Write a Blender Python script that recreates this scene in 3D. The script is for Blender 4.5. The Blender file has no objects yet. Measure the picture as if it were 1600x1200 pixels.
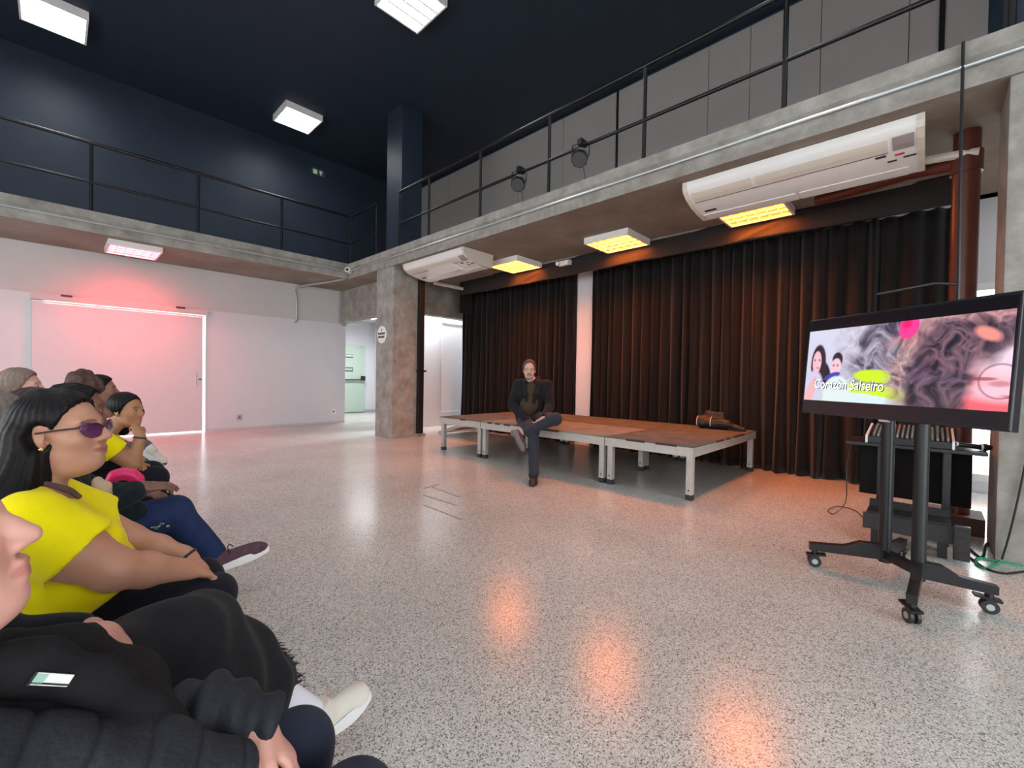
import bpy, bmesh, math, random
import numpy as np
from mathutils import Matrix, Vector
random.seed(7); RNG = np.random.default_rng(7)
SC = bpy.context.scene; COL = SC.collection
# ------------------------------------------------------------------ camera
F = 685.0; CX = 800.0; CY = 600.0
CAM = np.array([0.0, 0.0, 1.2])
def _rc(x, y):
    v = np.array([(x-CX)/F, -(y-CY)/F, -1.0]); return v/np.linalg.norm(v)
_X = _rc(1455, 601); _Y = _rc(84, 578); _Z = np.cross(_X, _Y); _Z /= np.linalg.norm(_Z)
_s = _X+_Y; _s -= _Z*(_s@_Z); _s /= np.linalg.norm(_s); _d = np.cross(_Z, _s)
ROT = np.array([(_s-_d)/2**.5, (_s+_d)/2**.5, _Z])
cam_data = bpy.data.cameras.new('camera'); cam_data.sensor_width = 36.0; cam_data.lens = F/1600*36
cam_data.clip_start = 0.02; cam_data.clip_end = 200
cam = bpy.data.objects.new('camera', cam_data); COL.objects.link(cam)
_m = Matrix([list(ROT[i])+[CAM[i]] for i in range(3)]+[[0, 0, 0, 1]]); cam.matrix_world = _m
SC.camera = cam
def U(x, y, axis, val):                      # pixel of the photo -> point on the plane axis = val
    r = ROT@np.array([(x-CX)/F, -(y-CY)/F, -1.0]); t = (val-CAM[axis])/r[axis]
    return CAM+t*r
# ------------------------------------------------------------------ world, exposure
W = bpy.data.worlds.new('world'); SC.world = W; W.use_nodes = True
W.node_tree.nodes['Background'].inputs[0].default_value = (0.93, 0.97, 1.0, 1)
W.node_tree.nodes['Background'].inputs[1].default_value = 5.0
vs = SC.view_settings; vs.view_transform = 'Standard'; vs.look = 'None'; vs.gamma = 1.0
vs.use_curve_mapping = False; vs.exposure = 0.12
P_CEIL = 26.0; P_ORANGE = 60.0; P_RED = 62.0; P_CORR = 110.0
# ------------------------------------------------------------------ materials
def srgb(r, g, b):
    f = lambda c: (c/12.92 if c <= .04045 else ((c+.055)/1.055)**2.4)
    return (f(r/255.), f(g/255.), f(b/255.), 1.0)
MATS = {}
def mat(name, col, rough=.6, metal=0., spec=.5, var=0., vscale=8., bump=0., bscale=60., col2=None, sheen=0., emit=None, estr=0., attr=None, coat=0., stretch=None, detail=4.):
    if name in MATS: return MATS[name]
    m = bpy.data.materials.new(name); m.use_nodes = True; nt = m.node_tree; N = nt.nodes; L = nt.links
    b = N['Principled BSDF']
    b.inputs['Base Color'].default_value = col; b.inputs['Roughness'].default_value = rough
    b.inputs['Metallic'].default_value = metal; b.inputs['Specular IOR Level'].default_value = spec
    if sheen: b.inputs['Sheen Weight'].default_value = sheen; b.inputs['Sheen Roughness'].default_value = .5
    if coat: b.inputs['Coat Weight'].default_value = coat; b.inputs['Coat Roughness'].default_value = .1
    if emit: b.inputs['Emission Color'].default_value = emit; b.inputs['Emission Strength'].default_value = estr
    tc = N.new('ShaderNodeTexCoord'); src = tc.outputs['Object']
    if stretch:
        mp = N.new('ShaderNodeMapping'); mp.inputs['Scale'].default_value = stretch; L.new(src, mp.inputs[0]); src = mp.outputs[0]
    base = None
    if attr:
        a = N.new('ShaderNodeAttribute'); a.attribute_name = attr; base = a.outputs['Color']
    if var or col2:
        n = N.new('ShaderNodeTexNoise'); n.inputs['Scale'].default_value = vscale; n.inputs['Detail'].default_value = detail; n.inputs['Roughness'].default_value = .65
        L.new(src, n.inputs['Vector'])
        r = N.new('ShaderNodeValToRGB'); r.color_ramp.elements[0].position = .32; r.color_ramp.elements[1].position = .68
        if base is not None:
            r.color_ramp.elements[0].color = (1-var,)*3+(1,); r.color_ramp.elements[1].color = (1, 1, 1, 1)
            mx = N.new('ShaderNodeMix'); mx.data_type = 'RGBA'; mx.blend_type = 'MULTIPLY'; mx.inputs[0].default_value = 1
            L.new(n.outputs[0], r.inputs[0]); L.new(base, mx.inputs[6]); L.new(r.outputs[0], mx.inputs[7]); base = mx.outputs[2]
        else:
            c2 = col2 if col2 else tuple(c*(1-var) for c in col[:3])+(1,)
            r.color_ramp.elements[0].color = c2; r.color_ramp.elements[1].color = col
            L.new(n.outputs[0], r.inputs[0]); base = r.outputs[0]
    if base is not None: L.new(base, b.inputs['Base Color'])
    if bump:
        n2 = N.new('ShaderNodeTexNoise'); n2.inputs['Scale'].default_value = bscale; n2.inputs['Detail'].default_value = 3
        L.new(src, n2.inputs['Vector'])
        bp = N.new('ShaderNodeBump'); bp.inputs['Strength'].default_value = bump; bp.inputs['Distance'].default_value = .01
        L.new(n2.outputs[0], bp.inputs['Height']); L.new(bp.outputs[0], b.inputs['Normal'])
    MATS[name] = m; return m
def terrazzo():
    m = bpy.data.materials.new('terrazzo'); m.use_nodes = True; nt = m.node_tree; N = nt.nodes; L = nt.links
    b = N['Principled BSDF']; tc = N.new('ShaderNodeTexCoord')
    v = N.new('ShaderNodeTexVoronoi'); v.inputs['Scale'].default_value = 230; L.new(tc.outputs['Object'], v.inputs['Vector'])
    sp = N.new('ShaderNodeSeparateColor'); L.new(v.outputs['Color'], sp.inputs[0])
    r = N.new('ShaderNodeValToRGB'); e = r.color_ramp.elements
    e[0].position = 0; e[0].color = srgb(104, 102, 99); e[1].position = .14; e[1].color = srgb(138, 135, 130)
    for p, c in ((.24, srgb(190, 187, 180)), (.6, srgb(207, 204, 197)), (.9, srgb(218, 215, 208)), (1., srgb(242, 240, 234))):
        k = e.new(p); k.color = c
    L.new(sp.outputs[0], r.inputs[0])
    n = N.new('ShaderNodeTexNoise'); n.inputs['Scale'].default_value = .9; n.inputs['Detail'].default_value = 5; L.new(tc.outputs['Object'], n.inputs['Vector'])
    r2 = N.new('ShaderNodeValToRGB'); r2.color_ramp.elements[0].position = .3; r2.color_ramp.elements[0].color = (.80, .80, .80, 1)
    r2.color_ramp.elements[1].position = .7; r2.color_ramp.elements[1].color = (1, 1, 1, 1); L.new(n.outputs[0], r2.inputs[0])
    mx = N.new('ShaderNodeMix'); mx.data_type = 'RGBA'; mx.blend_type = 'MULTIPLY'; mx.inputs[0].default_value = 1
    L.new(r.outputs[0], mx.inputs[6]); L.new(r2.outputs[0], mx.inputs[7]); L.new(mx.outputs[2], b.inputs['Base Color'])
    n3 = N.new('ShaderNodeTexNoise'); n3.inputs['Scale'].default_value = 3; n3.inputs['Detail'].default_value = 4; L.new(tc.outputs['Object'], n3.inputs['Vector'])
    mr = N.new('ShaderNodeMapRange'); mr.inputs[3].default_value = .19; mr.inputs[4].default_value = .25; L.new(n3.outputs[0], mr.inputs[0])
    L.new(mr.outputs[0], b.inputs['Roughness']); b.inputs['Specular IOR Level'].default_value = .42
    return m
M_FLOOR = terrazzo()
M_WHITE = mat('white_paint', srgb(212, 212, 215), .55, var=.04, vscale=2, bump=.04, bscale=80)
M_BAND = mat('grey_white_paint', srgb(196, 194, 192), .6, var=.05, vscale=2)
M_NAVY = mat('navy_paint', srgb(40, 51, 66), .5, spec=.4, var=.15, vscale=3)
M_GREYP = mat('grey_panel', srgb(160, 154, 150), .65, var=.06, vscale=1.5, bump=.05, bscale=200)
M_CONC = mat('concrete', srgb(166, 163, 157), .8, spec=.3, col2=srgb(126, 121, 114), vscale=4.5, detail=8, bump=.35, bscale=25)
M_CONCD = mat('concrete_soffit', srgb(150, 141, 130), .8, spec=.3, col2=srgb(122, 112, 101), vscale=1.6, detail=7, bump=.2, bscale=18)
M_GALV = mat('galvanised_pipe', srgb(190, 196, 196), .35, metal=.6, var=.1)
M_BLKMET = mat('black_metal', srgb(22, 23, 26), .38, var=.2, vscale=20)
M_RAIL = mat('rail_paint', srgb(12, 13, 17), .3, spec=.5)
M_CURT = mat('black_curtain', srgb(25, 23, 23), .85, spec=.2, var=.25, vscale=3, sheen=.15, bump=.1, bscale=300)
M_ALU = mat('aluminium', srgb(196, 192, 186), .4, metal=.35, var=.18, vscale=14)
M_RUBBER = mat('rubber', srgb(52, 50, 48), .8)
M_CARPET = mat('brown_carpet', srgb(108, 112, 114), .95, spec=.1, col2=srgb(84, 88, 90), vscale=5, detail=8, bump=.5, bscale=300)
M_CARPET2 = mat('light_carpet', srgb(132, 138, 138), .95, spec=.1, col2=srgb(112, 116, 116), vscale=5, detail=8, bump=.5, bscale=300)
M_PLASW = mat('white_plastic', srgb(232, 232, 230), .35, var=.03)
M_PLASC = mat('cream_plastic', srgb(214, 208, 196), .4, var=.04)
M_SEAM = mat('dark_seam', srgb(96, 92, 90), .6)
M_BLKPLAS = mat('black_plastic', srgb(24, 24, 27), .35)
M_BEZEL = mat('tv_bezel', srgb(30, 28, 34), .25)
M_PIPE = mat('brown_pipe', srgb(96, 46, 34), .35, var=.2, vscale=5)
M_GREEN = mat('green_door', srgb(176, 192, 178), .5, var=.04)
M_DRKGREEN = mat('sign_green', srgb(70, 100, 84), .6)
M_SIGNG = mat('exit_sign_green', srgb(60, 96, 78), .5)
M_INK = mat('ink', srgb(40, 38, 38), .7)
M_CABLE = mat('cable_black', srgb(20, 20, 20), .5)
M_CABLEG = mat('cable_green', srgb(48, 150, 110), .45)
M_WOODD = mat('brown_box', srgb(86, 62, 56), .7, var=.2)
M_GLASS = mat('pane', srgb(210, 220, 226), .1)
# ------------------------------------------------------------------ object helpers
def put(name, me, m=None, parent=None, smooth=False):
    o = bpy.data.objects.new(name, me); COL.objects.link(o)
    if m is not None and not me.materials: me.materials.append(m)
    if smooth:
        me.polygons.foreach_set('use_smooth', [True]*len(me.polygons))
    if parent is not None: o.parent = parent; o.matrix_parent_inverse = parent.matrix_basis.inverted()
    return o
def tag(o, label=None, cat=None, group=None, kind=None):
    if label: o['label'] = label
    if cat: o['category'] = cat
    if group: o['group'] = group
    if kind: o['kind'] = kind
    return o
def thing(name, label, cat, loc=(0, 0, 0), group=None, kind=None):
    o = bpy.data.objects.new(name, None); COL.objects.link(o); o.location = loc; o.empty_display_size = .1
    return tag(o, label, cat, group, kind)
class MB:
    def __init__(s): s.v = []; s.f = []
    def add(s, v, f):
        n = len(s.v); s.v += [tuple(map(float, p)) for p in v]; s.f += [tuple(i+n for i in q) for q in f]; return s
    def box(s, x0, x1, y0, y1, z0, z1):
        return s.add([(x0, y0, z0), (x1, y0, z0), (x1, y1, z0), (x0, y1, z0), (x0, y0, z1), (x1, y0, z1), (x1, y1, z1), (x0, y1, z1)],
                     [(3, 2, 1, 0), (4, 5, 6, 7), (0, 1, 5, 4), (1, 2, 6, 5), (2, 3, 7, 6), (3, 0, 4, 7)])
    def obox(s, c, ax, ay, az, sx, sy, sz):
        c = np.array(c, float); ax = np.array(ax, float); ay = np.array(ay, float); az = np.array(az, float)
        P = [c+ax*sx*i/2+ay*sy*j/2+az*sz*k/2 for k in (-1, 1) for i, j in ((-1, -1), (1, -1), (1, 1), (-1, 1))]
        return s.add(P, [(3, 2, 1, 0), (4, 5, 6, 7), (0, 1, 5, 4), (1, 2, 6, 5), (2, 3, 7, 6), (3, 0, 4, 7)])
    def bar(s, a, b, w, h, up=(0, 0, 1)):
        a = np.array(a, float); b = np.array(b, float); d = b-a; L = np.linalg.norm(d); d /= L
        u = np.array(up, float); u -= d*(u@d)
        if np.linalg.norm(u) < 1e-6: u = np.array([1., 0, 0]); u -= d*(u@d)
        u /= np.linalg.norm(u); r = np.cross(d, u)
        return s.obox((a+b)/2, d, r, u, L, w, h)
    def tube(s, pts, r, n=8, cap=True):
        P = [np.array(p, float) for p in pts]; rr = r if hasattr(r, '__len__') else [r]*len(P); rings = []; ref = None
        for i, p in enumerate(P):
            t = P[min(i+1, len(P)-1)]-P[max(i-1, 0)]; t = t/(np.linalg.norm(t)+1e-12)
            if ref is None: ref = np.array([0, 0, 1.]) if abs(t[2]) < .9 else np.array([1., 0, 0])
            u = ref-t*(ref@t); u /= np.linalg.norm(u)+1e-12; ref = u; w = np.cross(t, u)
            rings.append([p+rr[i]*(u*math.cos(2*math.pi*k/n)+w*math.sin(2*math.pi*k/n)) for k in range(n)])
        v = [q for R_ in rings for q in R_]; f = []
        for i in range(len(P)-1):
            for k in range(n):
                f.append((i*n+k, i*n+(k+1) % n, (i+1)*n+(k+1) % n, (i+1)*n+k))
        if cap:
            f.append(tuple(reversed(range(n)))); f.append(tuple((len(P)-1)*n+k for k in range(n)))
        return s.add(v, f)
    def prism(s, poly, axis, a, b):            # poly of 2-D points, extruded along axis from a to b
        def P(p, t):
            return {0: (t, p[0], p[1]), 1: (p[0], t, p[1]), 2: (p[0], p[1], t)}[axis]
        n = len(poly); v = [P(p, a) for p in poly]+[P(p, b) for p in poly]
        f = [tuple(reversed(range(n))), tuple(range(n, 2*n))]+[(i, (i+1) % n, (i+1) % n+n, i+n) for i in range(n)]
        return s.add(v, f)
    def build(s, name, m, parent=None, bevel=0., smooth=False, kind=None, seg=2):
        me = bpy.data.meshes.new(name); me.from_pydata(s.v, [], s.f)
        bm = bmesh.new(); bm.from_mesh(me); bmesh.ops.recalc_face_normals(bm, faces=bm.faces)
        if bevel: bmesh.ops.bevel(bm, geom=[e for e in bm.edges], offset=bevel, segments=seg, profile=.7, affect='EDGES', clamp_overlap=True)
        bm.to_mesh(me); bm.free(); me.materials.append(m)
        o = put(name, me, None, parent, smooth)
        if smooth and bevel == 0:
            try: me.set_sharp_from_angle(angle=math.radians(40))
            except Exception: pass
        if kind: o['kind'] = kind
        return o
def spline(pts, n=10):                         # Catmull-Rom through points
    P = [np.array(p, float) for p in pts]; P = [2*P[0]-P[1]]+P+[2*P[-1]-P[-2]]; out = []
    for i in range(1, len(P)-2):
        for k in range(n):
            t = k/n; out.append(.5*((2*P[i])+(-P[i-1]+P[i+1])*t+(2*P[i-1]-5*P[i]+4*P[i+1]-P[i+2])*t*t+(-P[i-1]+3*P[i]-3*P[i+1]+P[i+2])*t**3))
    out.append(P[-2]); return out
def struct(o): o['kind'] = 'structure'; return o
def text_mesh(name, s, size, m, parent, origin, right, up, off=.002, depth=.0004, align='CENTER', shear=0., spacing=1.):
    cu = bpy.data.curves.new(name, 'FONT'); cu.body = s; cu.size = size; cu.align_x = align; cu.align_y = 'CENTER'; cu.extrude = depth; cu.shear = shear; cu.space_character = spacing
    cu.resolution_u = 3
    to = bpy.data.objects.new(name, cu); COL.objects.link(to)
    bpy.context.view_layer.update()
    me = bpy.data.meshes.new_from_object(to.evaluated_get(bpy.context.evaluated_depsgraph_get()))
    bpy.data.objects.remove(to); me.name = name
    r = np.array(right, float); r /= np.linalg.norm(r); u = np.array(up, float); u /= np.linalg.norm(u); n = np.cross(r, u)
    c = np.array(origin, float)+n*off
    mx = Matrix([[r[i], u[i], n[i], c[i]] for i in range(3)]+[[0, 0, 0, 1]]); me.transform(mx); me.materials.clear()
    me.materials.append(m)
    return put(name, me, None, parent)
# ------------------------------------------------------------------ the setting
XF = 4.45; YF = 9.22; YW = 10.73; XC = 7.0; ZS = 3.29; ZT = 3.585; ZC = 6.42; XR = -5.0; YN = -4.5
fl = MB().box(XR-.3, 9.5, YN-6.0, 14.4, -.2, 0).build('floor', M_FLOOR); struct(fl)
# access-cover slots cut into the floor, drawn as thin metal strips let into it
for (a, b) in (((662, 773.5), (714, 790)), ((662, 789), (722, 812)), ((676, 761), (717, 776)), ((663, 763), (686, 757))):
    p = U(*a, 2, .001); q = U(*b, 2, .001)
    MB().bar(p, q, .012, .004).build('floor_joint', mat('joint_grey', srgb(136, 132, 126), .6), fl)
struct(MB().box(XR-.3, 7.4, YN-.3, YW+.3, ZC, ZC+.2).build('ceiling', M_NAVY))
# left wall with the sliding-door opening
OX0, OX1, OZ1 = -.12, 2.145, 2.37
wl = struct(MB().box(XR, OX0, YW, YW+.2, 0, 2.47).box(OX1, 5.1, YW, YW+.2, 0, 2.47).box(OX0, OX1, YW, YW+.2, OZ1, 2.47).build('wall_left', M_WHITE))
struct(MB().box(XR, 5.1, YW+.015, YW+.2, 2.47, ZS+.1).build('wall_left_band', M_BAND))
struct(MB().box(XR, 7.4, YW, YW+.2, ZS+.1, ZC).build('wall_left_upper', M_NAVY))
struct(MB().box(XR-.2, XR, YN, YW, 0, .9).box(XR-.2, XR, YN, YW, 3.1, ZC).box(XR-.2, XR, YN, -3.6, .9, 3.1).box(XR-.2, XR, 2.4, 3.0, .9, 3.1).box(XR-.2, XR, 9.2, YW, .9, 3.1).build('wall_back', M_WHITE))
# near wall: open shutter entrance out of frame lets daylight in
struct(MB().box(XR, -3.6, YN-.2, YN, 0, ZC).box(3.4, 7.4, YN-.2, YN, 0, ZC).box(-3.6, 3.4, YN-.2, YN, 3.4, ZC).build('wall_near', M_WHITE))
struct(MB().box(7.2, 7.4, -.2, 8.3, 0, ZS).box(7.2, 7.4, YN, -1.5, 0, ZS).box(7.2, 7.4, -1.5, -.2, 2.35, ZS).box(7.2, 7.4, -1.5, -.2, 0, .12).build('wall_right', M_WHITE))
wr = struct(MB().box(XC+.03, XC+.4, YN, YW, ZS, ZC).build('wall_right_upper', M_NAVY))
# grey panels on the upper right wall
jo = sorted([U(x, y, 0, XC)[1] for x, y in ((658, 340), (965, 200), (1105, 215), (1170, 190), (1281, 130), (1420, 60), (1472, 40), (1545, 30))], reverse=True)
for a, b in zip(jo[:-1], jo[1:]):
    n = max(1, round((a-b)/1.3))
    for k in range(n):
        y1 = a-(a-b)*k/n; y0 = a-(a-b)*(k+1)/n
        MB().box(XC, XC+.03, y0+.004, y1-.004, ZS+.05, ZC-.05).build('panel', M_GREYP, wr)
for x, y, w in ((965, 200, .03), (1472, 40, .05)):
    q = U(x, y, 0, XC)[1]; MB().box(XC-.03, XC, q-w/2, q+w/2, ZS+.3, ZC-.05).build('batten', M_RAIL, wr)
# corridor behind the beams
struct(MB().box(7.25, 7.45, 8.3, 13.4, 0, 3.0).build('wall_corridor', M_WHITE))
struct(MB().box(4.0, 7.4, 13.2, 13.4, 0, 3.0).build('wall_corridor_end', M_WHITE))
struct(MB().box(3.9, 7.45, YW+.2, 13.4, 2.9, 3.05).box(5.02, 7.45, 8.1, YW+.2, 2.9, 3.05).build('ceiling_corridor', M_WHITE))
struct(MB().box(3.9, 4.1, YW+.2, 13.4, 0, 3.0).build('wall_corridor_side', M_WHITE))
struct(MB().box(7.23, 7.25, 8.7, 13.2, 0, .09).box(6.93, 7.25, 13.18, 13.2, 0, .09).build('baseboard_corridor', mat('grey_skirting', srgb(168, 170, 170), .6)))
struct(MB().box(OX1, 5.1, YW-.012, YW, 0, .045).box(XR, -.3, YW-.012, YW, 0, .045).build('baseboard_left', mat('skirt_paint', srgb(196, 194, 194), .6)))
# balcony slabs
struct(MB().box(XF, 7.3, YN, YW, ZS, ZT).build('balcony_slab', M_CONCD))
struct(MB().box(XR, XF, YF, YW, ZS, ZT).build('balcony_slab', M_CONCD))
def fascia(lo, hi, axis):
    mb = MB()
    if axis == 0: mb.prism([(XF-.012, ZS-.002), (XF, ZS-.002), (XF, ZT+.02), (XF-.03, ZT+.02), (XF-.03, ZT-.09), (XF-.012, ZT-.11)], 1, lo, hi)
    else: mb.prism([(YF-.012, ZS-.002), (YF, ZS-.002), (YF, ZT+.02), (YF-.03, ZT+.02), (YF-.03, ZT-.09), (YF-.012, ZT-.11)], 0, lo, hi)
    return struct(mb.build('balcony_fascia', M_CONC))
fascia(YN, YF-.01, 0); fascia(XR, XF-.03, 1)
cd = tag(MB().tube([(XF-.045, YN+.2, 3.43), (XF-.045, YF-.05, 3.43)], .014).build('conduit_pipe', M_GALV, smooth=True), 'thin pale conduit pipe running along the concrete balcony edge above the stage', 'pipe')
tag(MB().tube([(XR+.2, YF-.045, 3.43), (XF-.1, YF-.045, 3.43)], .014).build('conduit_pipe', M_GALV, smooth=True), 'thin pale conduit pipe along the balcony edge above the sliding door', 'pipe')
# columns and beams
c1 = struct(MB().box(4.455, 5.06, 7.41, 8.04, 0, ZS).build('concrete_column', M_CONC, bevel=.012))
struct(MB().box(4.6, 5.06, 7.41, 7.95, ZT, ZC).build('column_upper', M_NAVY))
struct(MB().box(4.46, 5.07, -.95, -.34, 0, ZS).build('concrete_column', M_CONC, bevel=.012))
struct(MB().box(4.56, 5.07, -.85, -.34, ZT, ZC).build('column_upper', M_NAVY))
struct(MB().box(4.99, 5.3, 8.0, YW, 2.56, ZS).build('concrete_beam', M_CONC))
struct(MB().box(5.05, 7.2, 8.06, 8.3, 2.56, ZS).build('concrete_beam', M_CONC))
struct(MB().box(6.72, 6.95, 4.44, 4.78, 0, ZS).build('pillar', M_WHITE))
# white screen wall behind the column
struct(MB().box(5.3, 7.25, 8.62, 8.7, 0, 2.9).build('wall_screen', M_WHITE))
rs = thing('roller_screen', 'white roller screen hanging beside the black curtain under the concrete beam', 'screen', (6.8, 8.56, 0))
MB().tube([(6.45, 8.56, 2.5), (7.15, 8.56, 2.5)], .035, 12).build('roller', M_PLASW, rs, smooth=True)
MB().box(6.47, 7.13, 8.556, 8.562, .35, 2.5).build('screen_cloth', M_WHITE, rs)
MB().box(6.46, 7.14, 8.55, 8.568, .33, .36).build('bottom_bar', M_PLASW, rs)
MB().bar((6.35, 8.56, 2.53), (6.75, 8.4, 2.58), .03, .02).build('bracket', M_GALV, rs)
# sliding door
d1 = thing('door_1', 'white sliding door pulled across under a wall track', 'door', (.9, YW-.04, 0), kind='structure')
MB().box(-.25, 2.085, YW-.07, YW-.02, .02, 2.31).build('leaf', mat('door_paint', srgb(208, 206, 208), .5, var=.03), d1, bevel=.004)
MB().box(-.27, 2.16, YW-.09, YW, 2.36, 2.45).build('track', M_BAND, d1)
MB().box(-.24, 2.1, YW-.065, YW-.03, 2.315, 2.345).build('hanger_rail', M_PLASW, d1)
for x in (.15, 1.72): MB().box(x-.07, x+.07, YW-.1, YW-.02, 2.44, 2.475).build('track_clamp', M_WOODD, d1)
MB().box(1.96, 1.985, YW-.085, YW-.07, .93, 1.2).build('handle', M_GALV, d1, bevel=.004)
MB().tube([(2.04, YW-.09, 1.06), (2.04, YW-.068, 1.06)], .018, 10).build('lock', M_WOODD, d1)
# green door at the corridor end
d2 = thing('door_2', 'pale green emergency door with push bar at the end of the corridor', 'door', (6.5, 13.17, 0), kind='structure')
MB().box(5.95, 6.9, 13.14, 13.19, .035, 2.13).build('leaf', M_GREEN, d2)
MB().box(5.97, 6.88, 13.07, 13.1, 1.03, 1.065).build('push_bar', M_BLKMET, d2)
MB().box(6.76, 6.88, 13.05, 13.14, 1.03, 1.17).build('lock_box', M_BLKMET, d2, bevel=.01)
for k, (zz, l1, l2) in enumerate(((1.78, '', ''), (1.37, '', ''))):
    sg = MB().box(6.1, 6.5, 13.128, 13.139, zz-.06, zz+.07).build('sign', M_DRKGREEN if k else M_PLASW, d2)
    if k == 0:
        MB().box(6.1, 6.5, 13.123, 13.128, zz+.03, zz+.06).build('text_bar', M_DRKGREEN, sg); MB().box(6.1, 6.5, 13.123, 13.128, zz-.05, zz-.005).build('text_bar', M_DRKGREEN, sg)
    else:
        MB().box(6.12, 6.2, 13.123, 13.128, zz-.04, zz+.045).build('pictogram', M_PLASW, sg); MB().box(6.24, 6.47, 13.123, 13.128, zz-.02, zz+.03).build('text_bar', M_GREEN, sg)
# ------------------------------------------------------------------ luminaires
M_TUBEW = mat('tube_white', (1, 1, 1, 1), .4, emit=(.92, .96, 1, 1), estr=9.)
M_TUBEO = mat('tube_orange', (1, .3, .05, 1), .4, emit=(1, .20, .01, 1), estr=2.4)
M_TUBER = mat('tube_red', (1, .2, .2, 1), .4, emit=(1, .12, .14, 1), estr=2.2)
M_LOUV = mat('louvre', srgb(236, 236, 236), .25, metal=.4)
def fixture(label, group, x, y, ztop, sx, sy, h, tube, lightcol, power, spread=170, alongx=True, cells=4, drop=0.):
    t = thing('ceiling_light', label, 'light', (x, y, ztop), group)
    zb = ztop-h; w = .025
    MB().box(x-sx/2, x-sx/2+w, y-sy/2, y+sy/2, zb, ztop).box(x+sx/2-w, x+sx/2, y-sy/2, y+sy/2, zb, ztop).box(x-sx/2+w, x+sx/2-w, y-sy/2, y-sy/2+w, zb, ztop).box(x-sx/2+w, x+sx/2-w, y+sy/2-w, y+sy/2, zb, ztop).build('housing', M_PLASW, t)
    MB().box(x-sx/2+w, x+sx/2-w, y-sy/2+w, y+sy/2-w, ztop-.02, ztop).build('reflector', M_LOUV, t)
    nt = 4
    for i in range(nt):
        f = (i+.5)/nt-.5
        if alongx: p, q = (x-sx/2+.04, y+f*(sy-.08), zb+.045), (x+sx/2-.04, y+f*(sy-.08), zb+.045)
        else: p, q = (x+f*(sx-.08), y-sy/2+.04, zb+.045), (x+f*(sx-.08), y+sy/2-.04, zb+.045)
        MB().tube([p, q], .013, 8).build('lamp_tube', tube, t, smooth=True)
    lv = MB()
    for i in range(1, nt):
        f = i/nt-.5
        if alongx: lv.box(x-sx/2+w, x+sx/2-w, y+f*(sy-.08)-.012, y+f*(sy-.08)+.012, zb+.002, zb+.03)
        else: lv.box(x+f*(sx-.08)-.012, x+f*(sx-.08)+.012, y-sy/2+w, y+sy/2-w, zb+.002, zb+.03)
    for i in range(1, cells+2):
        f = i/(cells+2)-.5
        if alongx: lv.box(x+f*sx-.002, x+f*sx+.002, y-sy/2+w, y+sy/2-w, zb+.002, zb+.03)
        else: lv.box(x-sx/2+w, x+sx/2-w, y+f*sy-.002, y+f*sy+.002, zb+.002, zb+.03)
    lv.build('louvre', M_LOUV, t)
    ld = bpy.data.lights.new('lamp_glow', 'AREA'); ld.shape = 'RECTANGLE'; ld.size = sx-.06; ld.size_y = sy-.06; ld.energy = power; ld.color = lightcol; ld.spread = math.radians(spread)
    lo = bpy.data.objects.new('lamp_glow', ld); COL.objects.link(lo); lo.location = (0, 0, -h+.032); lo.parent = t
    return t
WHITE_L = (.93, .97, 1.0)
for x in (-3.4, 0., 3.4):
    for y in (-2.8, 1.25, 5.3, 9.35):
        lbl = {(3.4, 9.35): 'square white ceiling light beside the navy column near the exit sign', (0., 9.35): 'square white ceiling light above the balcony over the sliding door', (3.4, 5.3): 'square white ceiling light in front of the railing above the stage'}.get((x, y), 'square white ceiling light over the seated audience')
        fixture(lbl, 'ceiling lights on the navy ceiling', x, y, ZC, .70, .72, .12, M_TUBEW, WHITE_L, P_CEIL)
OR = (1.0, .21, .02)
for y, lb in ((5.5, 'square light glowing orange beside the far air conditioner'), (3.42, 'square light glowing orange above the middle of the stage'), (1.58, 'square light glowing orange tucked against the big air conditioner')):
    fixture(lb, 'orange lights under the balcony', 5.78, y, ZS, .66, .72, .09, M_TUBEO, OR, P_ORANGE, 150, alongx=False)
fixture('square light glowing red under the balcony over the sliding door', None, .93, 9.78, ZS, .68, .74, .09, M_TUBER, (1.0, .06, .08), P_RED, 150)
fixture('added white light standing in for daylight inside the corridor beside the green door', None, 5.9, 11.6, 2.9, 1.2, .6, .06, M_TUBEW, WHITE_L, P_CORR)  # unseen fixture, added in place of the daylight that fills the corridor
fixture('added white light standing in for daylight in the corridor behind the concrete beam', None, 6.2, 8.46, 2.9, 1.5, .25, .06, M_TUBEW, WHITE_L, P_CORR*1.3)  # second unseen lamp, added to brighten the screen wall as daylight would
# ------------------------------------------------------------------ railings
def railing(label, pts, posts, ztop=4.64, zmid=4.05):
    t = thing('railing', label, 'railing', (posts[0][0], posts[0][1], ZT))
    MB().tube([(p[0], p[1], ztop) for p in pts], .026, 10).build('top_rail', M_RAIL, t, smooth=True)
    MB().tube([(p[0], p[1], zmid) for p in pts], .02, 10).build('mid_rail', M_RAIL, t, smooth=True)
    for p in posts: MB().tube([(p[0], p[1], ZT), (p[0], p[1], ztop)], .022, 10).build('post', M_RAIL, t, smooth=True)
    return t
XP = XF+.03
railing('black pipe railing on the balcony above the stage', [(XP, 7.28), (XP, -1.75)], [(XP, y) for y in (7.28, 6.34, 5.02, 3.68, 2.34, 1.0, -.34, -1.7)])
railing('short black pipe railing between the navy column and the balcony corner', [(XP, 8.1), (XP, YF)], [(XP, YF), (XP, 8.12)])
railing('black pipe railing on the balcony above the sliding door', [(-3.7, YF+.03), (XP-.06, YF+.03)], [(x, YF+.03) for x in (-3.63, -2.29, -.95, .39, 1.73, 3.08)])
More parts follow.
